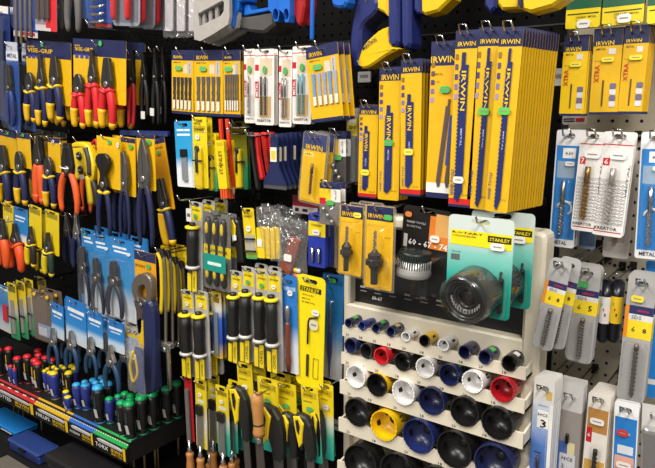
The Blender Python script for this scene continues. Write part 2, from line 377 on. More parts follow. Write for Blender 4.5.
# --- drill bit cards
def bluecard(short, p, drillmat, **k):
    pack('drill_pack', short, 'drill pack', p, pat('e6e6e8'), [(.05, .13, .95, .93, '2a7fcb'), (.3, .15, .8, .235, 'f0eeec'), (.12, .26, .8, .40, '8fa6bb'), (.4, .6, .8, .61, 'e6eef4')],
         [(.15, .945, .7, .975, 'METAL', '2b2b33'), (.4, .165, .7, .22, '4.50', '444444')], [(.62, .28, WHT, .016, .008)],
         extra=both(extra_drill(.45, .42, .9, .0042, drillmat, .42), lambda t, Wd, H: MB().tube([(.02*Wd+math.cos(q)*.28*Wd, -.001, -.66*H+math.sin(q)*.28*Wd) for q in [math.radians(-60+30*a) for a in range(9)]], .0022, WHT, 6, .3).build('logo_ring', t)),
         blister=(.12, .4, .8, .93, .013), loop=True, slot=.05, **k)
bluecard('blue drill card with white edge, leftmost on the beige panel', PL(570, 130, 561, 247, 26, .13), STEEL, stack=2, dy=.01)
bluecard('blue drill card with thick silver bit, cut off by right edge', PL(657, 132, 649, 259, 31, .13), CHROME, stack=1, dy=.01)
def whitecard(short, p, dm, no, **k):
    def ex(t, Wd, H):
        mb = MB()                         # raised chequer-plate print, small diamonds
        for a in range(7):
            for b in range(12):
                if .22 < (a+.5)/7 < .62 and False: continue
                x = (-.44+.88*(a+.5)/7)*Wd; z = -(.48+.40*(b+.5)/12)*H; s = 1 if (a+b) % 2 else -1
                mb.tube([(x-.05*Wd, -.0009, z-s*.012*H), (x+.05*Wd, -.0009, z+s*.012*H)], .0009, 'efedea', 5, .4)
        mb.build('chequer_print', t)['kind'] = 'stuff'
    pack('drill_pack', short, 'drill pack', p, pat('e8e5e1'), [(.02, .115, .98, .125, RED), (.05, .45, .95, .89, 'c6c2c0'), (.05, .955, .95, .965, RED), (.08, .25, .3, .32, 'd3202a')],
         [(.12, .26, .26, .31, no, WHT), (.06, .905, .8, .945, 'KREATOR', BLK), (.9, .3, .96, .6, 'METAL', '6d6764', 1)], [(.55, .22, 'f1efec', .026, .013)],
         extra=both(extra_drill(.47, .34, .88, .0052, dm, .3, -.007), ex), blister=(.28, .3, .68, .9, .014), loop=True, slot=.045, **k)
whitecard('white drill card with gold bit and red square, beside blue drill card', PL(594, 132, 583, 231, 26, .15), M('a07c44', .3, .75), '7', stack=1, dy=.014)
whitecard('wide white drill card with silver bit and red square', PL(620, 132, 606.5, 236, 32, .15), M('c4beb8', .3, .7), '6', stack=1, dy=.014)
pack('drill_pack', 'clear-fronted card with blue foot hanging behind the gold bit card', 'drill pack', PL(594, 150, 586, 249, 18, .07), pat('a9b6c8'), [(.05, .75, .95, .97, '6b8fc0')], blister=(.1, .1, .9, .95, .012))
pack('drill_pack', 'pale clear pack hanging lowest behind the wide white drill card', 'drill pack', PL(625, 150, 615, 258, 27, .07), pat('cfc6c0'), [(.2, .5, .8, .85, 'b9a196')], blister=(.08, .1, .92, .95, .014), extra=extra_drill(.5, .4, .85, .004, M('a08a78', .4, .7)))
# --- grey masonry drill packs
def sds(short, p, no, sticker=None, **k):
    pack('masonry_drill_pack', short, 'drill pack', p, M('a7a5a4', .4), [(.0, .25, .14, .50, 'e08a20'), (.14, .25, 1, .315, '27305e'), (.14, .315, 1, .36, 'd8d6d2'), (.14, .36, 1, .50, 'eed02a')],
         [(.42, .26, .85, .305, 'cimco', 'e03040'), (.25, .322, .6, .352, 'SDS', '6a6c74'), (.68, .385, .82, .475, no, BLK), (.28, .39, .42, .47, '6', '6a5a18')], [(.4, .195, sticker, .02, .011)] if sticker else [],
         blister=(.06, .52, .94, .99, .016), extra=extra_drill(.56,   .53, .95, .0042, M('6d6762', .4, .5), .1, -.008, 6), r=.009, loop=True, slot=.085, **k)
sds('grey masonry drill pack swinging left beside the cream display', PL(562, 259, 541.5, 349, 22, .245), '8', stack=1, dy=.02, dx=.01, jit=.03)
sds('grey masonry drill pack with green sticker and yellow label', PL(588, 265, 577.5, 362, 28, .15), '5', GRN, stack=1, dy=.012)
sds('grey masonry drill pack with yellow sticker and thick fluted bit', PL(643.5, 273, 629.5, 402, 29, .15), '8', 'f0d83a', stack=1, dy=.012)
pack('drill_pack', 'bright blue drill card at right edge behind the thick masonry drill', 'drill pack', PL(662, 262, 653, 398, 32, .08), pat('2a86d8'), [(.1, .86, .9, .9, WHT)])
for i, (tx, bx, lc) in enumerate(((607.5, 602, 'dcd8d2'), (619, 613, 'e8bf22'))):
    p = PL(tx, 279, bx, 342, 13, .12)
    t = tool_on('bit_tube', ['black plastic bit tube with white label, hanging between masonry drills', 'black plastic bit tube with yellow label, hanging between masonry drills'][i], 'bit tube', p, 'black bit tubes')
    r = p.W*.5; H = p.H
    MB().lathe([(r*.5, 0), (r, -.006), (r*1.02, -.05*H), (r, -.3*H), (r, -.8*H), (r*.9, -.83*H), (r*.95, -.9*H), (r*.8, -H+.004), (r*.5, -H)], (0, 0, 0), (0, 0, 1), M('15161d', .3), 16).build('tube', t)
    MB().lathe([(r*1.03, -.26*H), (r*1.03, -.68*H)], (0, 0, 0), (0, 0, 1), M(lc), 16, cap=False).build('label', t)
    mb = MB()
    for k in range(3): mb.box(-r*.4+k*r*.3, -r*.2+k*r*.3, -r*1.06, -r*1.0, -(.4+.08*k)*H, -(.36+.08*k)*H, [GRN, RED, BLK][k])
    mb.build('print', t)['kind'] = 'stuff'
    hook(p.T.x, p.T.z+.001, .12, ['white-labelled bit tube', 'yellow-labelled bit tube'][i])
# --- bottom row
pack('drill_pack', 'blue and white long drill sleeve beside the cream display', 'drill pack', PL(545, 378, 537, 500, 21, .225), G((0, '3f68b8'), (.45, '4f7cc8'), (.75, 'c3cede'), (.85, 'e4e2dc')),
     [(.25, .26, .8, .40, 'efede8'), (.62, .1, .9, .17, 'dcb76a'), (.82, .2, 1, 1, 'e9e7e2'), (.2, .6, .55, .61, '2a3a60')], [(.42, .33, .72, .395, '3', BLK), (.3, .28, .75, .305, 'HCS', BLK), (.3, .2, .75, .24, 'MARATHON', '2b3d7a'), (.25, .65, .42, .95, 'HAND TOOLS', '1d2b58', 1)],
     extra=extra_drill(.45, .62, .95, .0025, DSTEEL), stack=4, dy=.009, dx=.0006, dz=0, loop=True, slot=.085, blister=(.1, .42, .8, .98, .008))
pack('drill_pack', 'clear round-topped drill sleeve with white card, behind its blue label', 'drill pack', PL(572, 382, 563.5, 500, 25, .17), M('9c938c', .5), [(.0, 0, 1, .24, 'cfccc8'), (.12, .5, .5, .75, '5474b4'), (.5, .5, .8, .6, 'e4d8a0'), (.2, .6, .85, .8, 'd9d9dc'), (.05, .83, .95, .88, 'b0824a')], [(.3, .62, .75, .66, 'HCS', BLK), (.3, .68, .42, .73, '2', BLK)],
     r=.02, stack=2, dy=.012, slot=.12, loop=True, extra=extra_drill(.5, .42, .5, .003, BLACKOX))
pack('drill_pack', 'white drill card with wood-grain top and dark wood bit', 'drill pack', PL(600, 394, 590.5, 500, 23, .17), pat('e6dfd4'), [(.05, .14, .95, .36, 'b88343'), (.05, .62, .95, .98, 'cfa048'), (.05, .32, .3, .46, RED)], [(.1, .34, .24, .44, '6', WHT)],
     [(.5, .25, 'efeae2', .024, .012)], extra=both(extra_drill(.55, .5, .95, .0042, BLACKOX, .1)), stack=5, dy=.008, dx=.0005, loop=True, slot=.06, blister=(.3, .46, .8, .98, .01))
pack('drill_pack', 'blue drill card with pink oval and white ring, bottom right', 'drill pack', PL(627, 403, 621.5, 508, 25, .17), pat('e9e9ea'), [(.05, .14, .95, 1, '2479c4'), (.2, .4, .85, .48, 'd6d9de'), (.1, .5, .9, .68, 'd9a58e'), (.1, .80, .28, .86, 'cfd8e2')], [(.3, .26, .72, .31, 'XTRA', WHT)],
     [(.4, .28, 'c9302e', .018, .012), (.5, .58, 'e9e0da', .024, .012)], extra=extra_drill(.5, .66, .98, .0042, BLACKOX, .2), loop=True, slot=.07, stack=1, blister=(.3, .6, .75, .98, .01))
pack('drill_pack', 'clear drill sleeve with dark pad, cut off by lower right edge', 'drill pack', PL(654, 405, 650, 510, 24, .17), M('8a8380', .5), [(0, 0, 1, .25, 'c6c4c2'), (.1, .28, .9, .62, '5d5654'), (.1, .66, .95, .8, '6a5c8a'), (.2, .82, .9, .95, 'd8d4d0')], blister=(.06, .2, .94, .99, .012), bmat=GREYCLEAR, r=.012, slot=.1)

# ================================================================ LONG SAW BLADE CARDS
def sawblade(x0, z0, x1, z1, wd_, teeth=26, side=1, tang=.08):
    """outline of a reciprocating blade from tang (top) to pointed tip"""
    dx, dz = x1-x0, z1-z0; L = math.hypot(dx, dz); ux, uz = dx/L, dz/L; nx, nz = uz*side, -ux*side
    P = lambda a, b: (x0+ux*a*L+nx*b*wd_, z0+uz*a*L+nz*b*wd_)
    pts = [P(0, .15), P(.0, .6), P(tang, .6), P(tang, 1)]+[P(.93, 1), P(1, .45)]
    n = teeth
    for i in range(n): t = .97-(.97-tang-.02)*i/n; pts += [P(t, -.1), P(t-.012, .08)]
    pts.append(P(tang, .15)); return pts
def recip(short, p, sticker, u0=.5, v0=.18, v1=.94, big=False, bladec='222c62', foot=True, two=False, wide=.42, sv=.5, su=None, base=YEL, **k):
    Wd, H = p.W, p.H
    def ex(t, Wd, H):
        if two:
            for a in (.38, .72):
                MB().prism(sawblade((a-.02)*Wd, 0-v0*H, (a-.22)*Wd-.12*Wd, -v1*H, .16*Wd, 30, 1), -.0022, -.0008, M('6b5d58', .4, .5)).build('blade', t)
                MB().prism([((a-.03)*Wd, -(v0+.1)*H), ((a+.09)*Wd, -(v0+.1)*H), ((a-.03)*Wd, -(v0+.42)*H), ((a-.14)*Wd, -(v0+.42)*H)], -.0026, -.002, '3a4a8e').build('blade_paint', t)
        else:
            b = MB().prism(sawblade((u0-.5-wide/2)*Wd, -v0*H, (u0-.5-wide/2-.02)*Wd, -v1*H, wide*Wd, 34, -1), -.0022, -.0008, M(bladec, .35)).build('blade', t)
            q = MB(); q.text('IRWIN', (u0-.5-wide*.28)*Wd, -(v0+.38*(v1-v0))*H, (u0-.5+wide*.28)*Wd, -(v0+.12*(v1-v0))*H, -.0026, 'e9bf1c', -1)
            q.text('METAL', (u0-.5-wide*.12)*Wd, -(v0+.62*(v1-v0))*H, (u0-.5+wide*.12)*Wd, -(v0+.5*(v1-v0))*H, -.0026, 'a9b0d8', -1); q.build('blade_print', b)['kind'] = 'stuff'
        mb = MB()
        for a in range(5): mb.prism(rr(-.46*Wd, -H*(.16+.055*a), -.46*Wd+.14*Wd, -H*(.16+.055*a)+.04*H*.8, .001), -.0007, -.0003, ['8c6a28', '5b4a6a', '4a3f70', '7a6ea0', 'a08ab0'][a])
        mb.build('icon', t)['kind'] = 'stuff'
    hv = .057 if not two else .086
    pr = [(0, 0, 1, hv*1.75, NAVY)]
    if two: pr += [(0, .9, 1, .965, 'e9e6e0'), (0, .965, 1, 1, NAVY)]
    elif foot: pr += [(0, .95, 1, .985, 'c8231f'), (0, .985, 1, 1, NAVY)]
    tx = [(.12 if not two else .02, hv*.95, .9 if not two else .98, hv*1.66, 'IRWIN', 'f0c21a')]
    if not two: tx += [(.06, .78, .2, .93, 'HAND TOOLS', '2d3a80', 1), (.6, .92, .9, .935, 'WOOD', '6e5410')]
    else: tx += [(.06, .19, .5, .215, 'BI-METAL', '7a5f12'), (.1, .24, .4, .26, 'WOOD', '7a5f12')]
    return pack('saw_blade_card', short, 'blade card', p, pat(base), pr, tx, [(su if su is not None else u0-.02, sv, sticker, .020, .012)] if sticker else [], extra=ex, loop=True, slot=.02, th=.0022, edge='7d5a0c', **k)
pack('blade_pack', 'narrow grey clear blade sleeve with yellow label beside navy-topped cards', 'blade pack', PL(352.5, 108, 352, 184, 12, .17), M('8d8a88', .4), [(.05, 0, .95, .12, 'b5b2ae'), (.08, .13, .92, .36, 'f0dc46'), (.2, .15, .8, .2, WHT)], [(.2, .23, .8, .27, 'SDS', BLK)], blister=(.05, .36, .95, .98, .012), bmat=GREYCLEAR, loop=True, slot=.05, stack=1, dy=.015)
recip('shortest navy-topped blade card, left end of the long blade row', PL(369, 105, 367, 198, 19, .2), 'f0dc3c', .42, .22, .92, wide=.3, sv=.72, stack=1, dy=.008)
recip('yellow blade card with navy blade and green sticker', PL(390.5, 67, 388, 200, 22, .21), GRN, .5, .28, .95, wide=.34, sv=.56, su=.52, foot=False, stack=3, dy=.009, dx=.0015, jit=.002)
recip('yellow blade card with navy blade and low yellow sticker', PL(411.5, 59, 410, 196, 21, .22), 'f0e04a', .46, .25, .94, wide=.34, sv=.67, stack=4, dy=.009, dx=.0015, jit=.002)
recip('broad yellow card carrying two grey toothed blades', PL(444.5, 41, 438, 198, 26, .23), GRN, two=True, v0=.36, v1=.93, sv=.3, su=.62, base='e8ac14', stack=1, dy=.008)
recip('tall yellow blade card with white sticker near its red foot', PL(467.5, 30, 459, 207, 23, .25), WHT, .46, .12, .97, wide=.36, sv=.84, stack=1, dy=.008)
recip('tall yellow blade card half hidden by the thick stack', PL(490.5, 27, 477, 209, 23, .25), '5cc04a', .55, .11, .99, wide=.24, sv=.45, su=.5, foot=False, stack=1, dy=.008)
recip('tall yellow blade card heading the thick stack', PL(512, 27, 496, 212, 24, .28), '5cc04a', .55, .11, .99, wide=.24, sv=.44, su=.5, foot=False, stack=13, dy=.0092, dx=.0014, jit=.0015)

# ================================================================ HOLE SAW DISPLAY
wf = .20
xl, xr_ = W(345.5, 290, wf).x, W(547, 262, wf).x
zt, zb = W(547, 232, wf).z, W(343, 500, wf).z
disp = thing('hole_saw_display', 'cream plastic display rack with five stepped trays of hole saws', 'display rack', ((xl+xr_)/2, -wf, zb))
def dl(x, w, z): return (x-(xl+xr_)/2, -w+wf, z-zb)
CR = M(CREAM, .4, 0, .04); hx = (xr_-xl)/2; Hh = zt-zb
zmid0 = W(353, 303, wf).z; zmid1 = W(345, 318, wf).z
for sx in (-hx+.05, hx-.08): MB().box(sx, sx+.03, .03, wf-.001, .1, .13, BLACKOX).build('bracket', disp)
for sx in (-hx+.05, hx-.08): MB().box(sx, sx+.03, .03, wf-.001, Hh-.1, Hh-.07, BLACKOX).build('bracket', disp)
mb = MB()
mb.prism(rr(-hx, 0, -hx+.016, Hh, .006), -.008, .03, CR, .003); mb.build('side_rail', disp)
mb = MB(); mb.prism(rr(hx-.034, 0, hx, Hh, .016), -.012, .035, CR, .006); mb.build('side_rail', disp)
mb = MB(); mb.prism(rr(-hx, Hh-.026, hx, Hh, .012), -.0115, .033, CR, .006); mb.build('top_rail', disp)
mb = MB(); mb.prism(rr(-hx+.006, zmid1-zb-.03, hx-.03, zmid0-zb, .006), -.010, .02, CR, .004); mb.build('cross_rail', disp)
mb = MB(); mb.box(-hx+.012, hx-.03, .012, .03, 0, zmid0-zb-.004, CR); mb.build('back_plate', disp)
mb = MB(); mb.box(-hx+.012, hx-.03, .014, .03, zmid0-zb-.002, Hh-.02, M('141313', .35))
hp = mb.build('header_panel', disp)
mb = MB()
for i in range(9):
    x = -hx+.03+i*.036; z = zmid0-zb+.034
    mb.box(x, x+.012, .0128, .0138, z, z+.004, 'b9b6b0'); mb.box(x, x+.016, .0128, .0138, z-.008, z-.006, '8c8984')
mb.text('60-67', -hx+.06, zmid0-zb+.012, -hx+.085, zmid0-zb+.02, .0125, 'd8d5d0'); mb.build('header_print', hp)['kind'] = 'stuff'
rows = [
 [(52,37,25,NAVY,1),(90,45,25,'26347c',0),(130,52,27,NAVY,1),(172,62,29,NAVY,2),(215,76,28,'d9d7d6',0),(268,88,33,'e2b91a',3),(322,100,35,'e6e4e2',0),(382,120,38,NAVY,0),(440,135,40,NAVY,1),(510,152,46,BLK,4)],
 [(58,102,42,NAVY,0),(102,116,42,'232222',0),(145,132,48,'c3202a',4),(205,148,52,'201f1f',4),(270,165,58,'e6e4e2',0),(338,185,62,NAVY,1),(405,205,64,'e8e6e4',0),(490,228,70,'a81822',0)],
 [(72,190,64,'e8e6e4',0),(132,214,64,'e2b415',3),(208,235,72,'eae8e6',0),(288,260,78,NAVY,0),(382,290,84,'1a1919',0),(475,325,92,'181717',4)],
 [(75,292,78,'191818',0),(152,330,84,'e9bd10',0),(250,360,96,'202a5e',0),(352,398,104,'181717',0),(465,440,110,NAVY,0)],
 [(85,436,100,'1b1a1a',0),(190,462,104,'1a1919',0),(300,500,106,'1b1a1a',0),(400,530,106,NAVY,0)]]
lips = [(326.5, 335), (353.5, 363), (381.5, 393), (419.5, 431), (463, 476)]
colname = {NAVY: 'navy blue', '26347c': 'blue', 'd9d7d6': 'white', 'e6e4e2': 'white', 'e8e6e4': 'white', 'eae8e6': 'white', 'e2b91a': 'yellow', 'e2b415': 'yellow', 'e9bd10': 'yellow', '202a5e': 'navy blue'}
for ri, row in enumerate(rows):
    wl = .243+.008*ri; z0 = W(343, lips[ri][1], wl).z; z1 = W(343, lips[ri][0], wl).z; saws = []
    for (zx, zy, d, c, kind) in row:
        px, py = 330+zx/2.848, 310+zy/2.848; C = W(px, py, wl+.008); dpx = d/2.848/2
        R = (W(px, py-dpx, wl+.008).z-W(px, py+dpx, wl+.008).z)/2*.98; C.z = max(C.z, z0+R+.0068); saws.append((C, R, c, kind))
    # tray with scalloped lip
    n = 130; top = []
    x0, x1 = W(343.5-ri*1.3, lips[ri][1], wl).x, W(526-ri*1.5, 380+35*ri, wl).x
    for i in range(n+1):
        x = x0+(x1-x0)*i/n; z = z1+.004
        for C, R, c, kind in saws:
            a = (x-C.x)/(R*1.02)
            if abs(a) < 1: z = min(z, C.z-R*1.02*math.sqrt(1-a*a)-.0008)
        top.append((x-(xl+xr_)/2, max(z, z0+.006)-zb))
    pts = [(x0-(xl+xr_)/2, z0-zb)]+top+[(x1-(xl+xr_)/2, z0-zb)]
    mb = MB(); yl = -wl+wf
    mb.prism(pts, yl-.004, yl+.001, CR)
    mb.box(x0-(xl+xr_)/2, x1-(xl+xr_)/2, yl, .014, z0-zb, z0-zb+.005, CR)
    for sx in (x0, x1-.004): 
        xx = sx-(xl+xr_)/2; mb.add([(xx, yl, z0-zb), (xx, .014, z0-zb), (xx, .014, z1-zb+.012), (xx, yl, z1-zb), (xx+.004, yl, z0-zb), (xx+.004, .014, z0-zb), (xx+.004, .014, z1-zb+.012), (xx+.004, yl, z1-zb)], [(0, 1, 2, 3), (7, 6, 5, 4), (0, 3, 7, 4), (3, 2, 6, 7), (0, 4, 5, 1)], CR)
    tr = mb.build('tray', disp)
    mb = MB()
    for i, (C, R, c, kind) in enumerate(saws):
        x = C.x-(xl+xr_)/2-R*.9; z = z0-zb+.0025; mb.text('18' if i % 2 else '20', x, z, x+.008, z+.006, yl-.0045, '4a4640')
    mb.build('size_print', tr)['kind'] = 'stuff'
    prev = {}
    for i, (C, R, c, kind) in enumerate(saws):
        cn = colname.get(c, 'black' if c not in ('c3202a', 'a81822') else 'red')
        rown = ['top', 'second', 'third', 'fourth', 'bottom'][ri]
        o = thing('hole_saw', f'{cn} hole saw, {ORD[i+1]} from left on the {rown} tray of the cream rack', 'hole saw', C, (math.radians(-2.5), 0, random.uniform(-.05, .05)), 'hole saws in the cream rack')
        D = .038 if ri < 2 else .042; th = .0022; n = 40; m = M(c, .28, 0, .05); dk = M('1c1b1b', .35, .3)
        v = []; f = []
        prof = [(R, 0), (R, D), (R*.93, D+.004), (0.0015, D+.004)]
        mb = MB()
        mb.lathe([(R, .003), (R, D), (R*.94, D+.003), (R*.3, D+.003), (.001, D+.003)], (0, 0, 0), (0, 1, 0), m, n, cap=False)
        mb.lathe([(.001, D-.003), (R-th, D-.003), (R-th, .003)], (0, 0, 0), (0, 1, 0), m if kind != 3 else dk, n, cap=False); cup = mb.build('cup', o)
        mb = MB(); tv = []; tf = []           # toothed rim
        for j in range(n):
            q = 2*math.pi*j/n; y = 0 if j % 2 else .0012
            for rad in (R, R-th): tv.append((rad*math.cos(q), y-.0005, rad*math.sin(q))); tv.append((rad*math.cos(q), .0045, rad*math.sin(q)))
        for j in range(n):
            a = j*4; b = ((j+1) % n)*4; tf += [(a, b, b+1, a+1), (a+2, a+3, b+3, b+2), (a, a+2, b+2, b)]
        mb.add(tv, tf, m if kind != 3 else dk); mb.build('toothed_rim', cup)
        mb = MB(); hd = M('121111' if c[0] in 'de' else '2b2a2a', .5)
        mb.lathe([(R*.26, 0), (R*.26, .0012), (.0005, .0012)], (0, D-.003, 0), (0, -1, 0), hd, 14)
        for q in (.6, 2.7): mb.lathe([(R*.11, 0), (R*.11, .0012), (.0005, .0012)], (R*.55*math.cos(q), D-.003, R*.55*math.sin(q)), (0, -1, 0), hd, 8)
        mb.build('arbor_hole', cup)['kind'] = 'stuff'
        mb = MB()                              # slot cut in the wall, seen on the inside and outside
        for q in (.5, 3.5):
            for rad in (R+.0003, R-th-.0003):
                vv = []
                for a, yy in ((-.16, D*.45), (.16, D*.45), (.2, D*.55), (.2, D*.75), (-.2, D*.75), (-.2, D*.55)): vv.append((rad*math.cos(q+a), yy, rad*math.sin(q+a)))
                mb.add(vv, [tuple(range(6))], M('0d0c0c', .6))
        mb.build('wall_slot', cup)['kind'] = 'stuff'
        if kind in (1, 2, 4):
            sc = {1: '49b543', 2: 'b8a84a', 4: 'd8d6d2'}[kind]; mb = MB(); vv = []; q0 = 1.15; k = 6
            for a in range(k):
                for yy in (D*.35, D*.75): q = q0-.35+.7*a/(k-1); vv.append(((R+.0006)*math.cos(q), yy, (R+.0006)*math.sin(q)))
            mb.add(vv, [(2*a, 2*a+1, 2*a+3, 2*a+2) for a in range(k-1)], sc); mb.build('price_sticker', o)

# ================================================================ BLISTERS OVER THE DISPLAY
def arbor(short, p, s, sticker, su, **k):
    def ex(t, Wd, H):
        y = -.013; mb = MB(); mb.drill(0, y, -.55*H, -.27*H, .0034, STEEL, .1, 3); mb.build('pilot_drill', t)
        mb = MB(); mb.lathe([(.004, -.5*H), (.006, -.53*H), (.0095*s, -.56*H), (.0095*s, -.61*H), (.0125*s, -.62*H), (.0125*s, -.68*H), (.008*s, -.69*H), (.008*s, -.72*H), (.0055*s, -.73*H), (.005*s, -.92*H)], (0, y, 0), (0, 0, 1), DSTEEL, 6 if s < 1.2 else 14, sm=False); mb.build('arbor', t)
    pack('arbor_pack', short, 'arbor pack', p, pat('f0b818'), [(0, 0, 1, .17, NAVY), (0, 0, .05, 1, 'caa21a')], [(.12, .085, .7, .15, 'IRWIN', 'f0bf1c'), (.72, .28, .92, .44, 'abc 123', '3a3018')], [(su, .115, sticker, .018, .010)],
         blister=(.1, .2, .96, .97, .026), shell=.004, extra=ex, r=.004, slot=.035, th=.002, **k)
arbor('yellow arbor blister with yellow sticker, slimmer of two over the rack', PL(351.5, 206, 349.5, 275, 23, .29), 1.0, 'f2e23c', .8, stack=2, dy=.012, dx=.004)
arbor('yellow arbor blister with green sticker and thicker arbor', PL(379.5, 206.5, 377.5, 289, 28, .30), 1.35, '44b34a', .85)
def sawset(t, Wd, H):
    mb = MB(); R = Wd*.31; c = (-.02*Wd, -.006, -.66*H)
    mb.lathe([(R, .018), (R*1.02, .0), (R*1.06, -.004), (R*1.06, -.012), (R*.9, -.014)], (0.0*Wd, -.034, -.66*H), (0, 0, 1), M('bfbdba', .35, .5), 28)
    mb.build('ring', t)
    mb = MB(); mb.lathe([(R*.5, .034), (R*.96, .034), (R*.98, .03), (R*.98, .0)], (0.0*Wd, -.034, -.66*H), (0, 0, 1), M('1d2422', .35, .3), 28); mb.build('hole_saw', t)
    mb = MB()
    for j in range(22): q = math.pi+math.pi*j/21; mb.box(R*.99*math.cos(q)-.0012, R*.99*math.cos(q)+.0012, -.034+R*.99*math.sin(q)-.001, -.034+R*.99*math.sin(q)+.001, -.66*H+.004, -.66*H+.03, '252b29')
    mb.build('rib', t)['kind'] = 'stuff'
    mb = MB(); mb.lathe([(.006, 0), (.006, -.03), (.004, -.03), (.004, -.045)], (0, -.03, -.7*H), (0, 0, 1), M('4b3a2c', .4, .5), 10); mb.build('arbor', t)
pack('hole_saw_set', 'black blister card with orange corner and a ringed hole saw', 'hole saw pack', PL(427.5, 208, 420, 294, 48, .228), M('1b1918', .4), [(.58, .08, 1, .45, 'dc7a26'), (.7, .05, 1, .3, 'd9a25c'), (.05, .33, .13, .48, 'b9b6b2')],
     [(.16, .35, .98, .47, '60 - 67 - 74', 'ecebe8'), (.1, .17, .5, .195, 'HAND TOOLS', 'b5b2ae'), (.1, .22, .42, .245, 'BI-METAL', '9c9995')], [(.72, .33, WHT, .02, .013), (.13, .1, 'dd7a2a', .014, .010)], blister=(.04, .5, .97, .98, .075), extra=sawset, r=.008, slot=.04, bmat=CLEAR)
def bigcup(t, Wd, H):
    c = Vector((.04*Wd, -.004, -.72*H)); R = Wd*.37; ax = Vector((-.12, -1, -.18))
    mb = MB(); mb.lathe([(R, 0), (R*1.0, .02), (R*.97, .045), (R*.9, .052), (R*.84, .052), (R*.82, .03)], c, ax, M('262b2a', .25, .3), 36); b = mb.build('cup', t)
    for k, rr_ in enumerate((.78, .66, .54, .42)):
        mb = MB(); mb.lathe([(R*rr_, .028), (R*rr_, .05-.003*k), (R*(rr_-.05), .05-.003*k), (R*(rr_-.05), .028)], c, ax, M(['3b3a38', '26282a', '403d3a', '2a2b2b'][k], .3, .4), 32, cap=False); mb.build('ring_saw', b)
    mb = MB(); mb.lathe([(R*.3, .026), (R*.3, .034), (R*.1, .036), (.001, .036)], c, ax, M('3a3632', .3, .4), 20); mb.build('hub', b)
    mb = MB()
    for j in range(14): q = 2.0+1.5*j/13; mb.box(c.x+R*.62*math.cos(q*1.7)-.001, c.x+R*.62*math.cos(q*1.7)+.001, -.055, -.053, c.z+R*.62*math.sin(q*1.7)-.003, c.z+R*.62*math.sin(q*1.7)+.003, '8a8886')
    mb.build('mark', b)['kind'] = 'stuff'
    MB().lathe([(R*1.04, -.0), (R*1.04, .03), (R*1.0, .054), (R*.93, .058), (.001, .058)], c, ax, CLEAR, 32, cap=False).build('dome', t)
    mb = MB(); mb.prism(rr(.34*Wd, -.93*H, .40*Wd, -.58*H, .002), -.008, -.002, BLACKOX); mb.drill(.37*Wd, -.008, -.6*H, -.5*H, .0025, DSTEEL, .1, 2); mb.build('pilot_drill', t)
pack('hole_cutter_pack', 'large teal blister card with domed black hole cutter and yellow header', 'hole saw pack', PL(481, 217, 476, 315, 66, .32), G((0, '0f8f7e'), (.35, '15a08e'), (.62, '7fc2b6'), (.78, 'c9d4ce')),
     [(.04, .15, .98, .30, 'f0da18'), (.62, .175, .97, .24, '2a2812'), (.06, .40, .2, .46, '5d5f5c'), (.04, .3, .98, .302, '9a9a40')], [(.65, .185, .95, .23, 'STANLEY', 'f0da18'), (.07, .165, .55, .185, 'ROTARY', '2a2812'), (.07, .2, .45, .215, 'SCREWDRIVER', '4a4618'), (.07, .365, .22, .38, 'WOOD', '2c3230')],
     [(.78, .275, WHT, .024, .012)], extra=bigcup, r=.008, slot=.05, stack=1, dy=.08, dx=.006, jit=.01, blister=(.85, .48, .97, .97, .014))
# ================================================================ MIDDLE COLUMN
# --- jigsaw blade cards, top row
def jig(short, p, n, u0, u1, v0, v1, bc, sv, **k):
    def ex(t, Wd, H):
        mbs = MB()
        for i in range(n):
            x = (u0+(u1-u0)*(i+.5)/n-.5)*Wd; b = .32*(u1-u0)/n*Wd
            pts = [(x-b, -v0*H), (x+b, -v0*H), (x+b, -(v0+.1)*H), (x+b*.8, -(v0+.12)*H), (x+b*.8, -v1*H), (x-b*.3, -v1*H)]
            for a in range(7): pts.append((x-b*(.95 if a % 2 else .6), -(v1-(v1-v0-.14)*a/7)*H))
            o = MB().prism(pts, -.003, -.0006, bc if not isinstance(bc, (list, tuple)) else bc[i % len(bc)]).build('jigsaw_blade', t)
            MB().prism(rr(x-b*.9, -(v1)*H, x+b*.9, -(v1-(v1-v0)*.28)*H, .001), -.0034, -.003, M('ddd6c4')).build('label_flag', o)
    pack('jigsaw_blade_card', short, 'blade card', p, pat(YEL), [(0, 0, 1, .16, NAVY), (0, .955, 1, 1, NAVY), (.55, .22, .72, .36, 'cfc6b0'), (.76, .18, .9, .38, 'b7b4b0')],
         [(.1, .08, .5, .14, 'IRWIN', 'e9ba1c'), (.1, .18, .45, .2, 'METAL', '7a5f12'), (.78, .2, .88, .36, 'HAND TOOLS', '555049', 1)], [(.35, .28, '57b75c', .024, .011)], extra=ex, slot=.05, **k)
jig('yellow card of five jigsaw blades, leftmost of the top row', PL(182.5, 50, 182.5, 114, 22, .2), 5, .06, .95, .42, .92, M('3d3c48', .4, .3), 0, stack=1, dy=.012)
jig('wide yellow card of five jigsaw blades with white blade tips', PL(208, 50, 208.5, 116, 29, .2), 5, .08, .95, .40, .92, M('6f6a6a', .4, .5), 0, stack=1, dy=.012)
jig('yellow card of thin jigsaw blades beside the white drill packs', PL(231.5, 50, 232, 117, 17, .2), 6, .1, .95, .36, .9, M('7a7368', .4, .5), 0, stack=3, dy=.008, dx=.002)
jig('tilted yellow card of five blue-grey jigsaw blades on a navy backing', PL(321, 44.5, 327.5, 121, 32, .23), 5, .1, .95, .36, .78, ['6d8fb8', '9a9fb0', '8d97b4'], 0, stack=2, dy=.012, dx=.006)
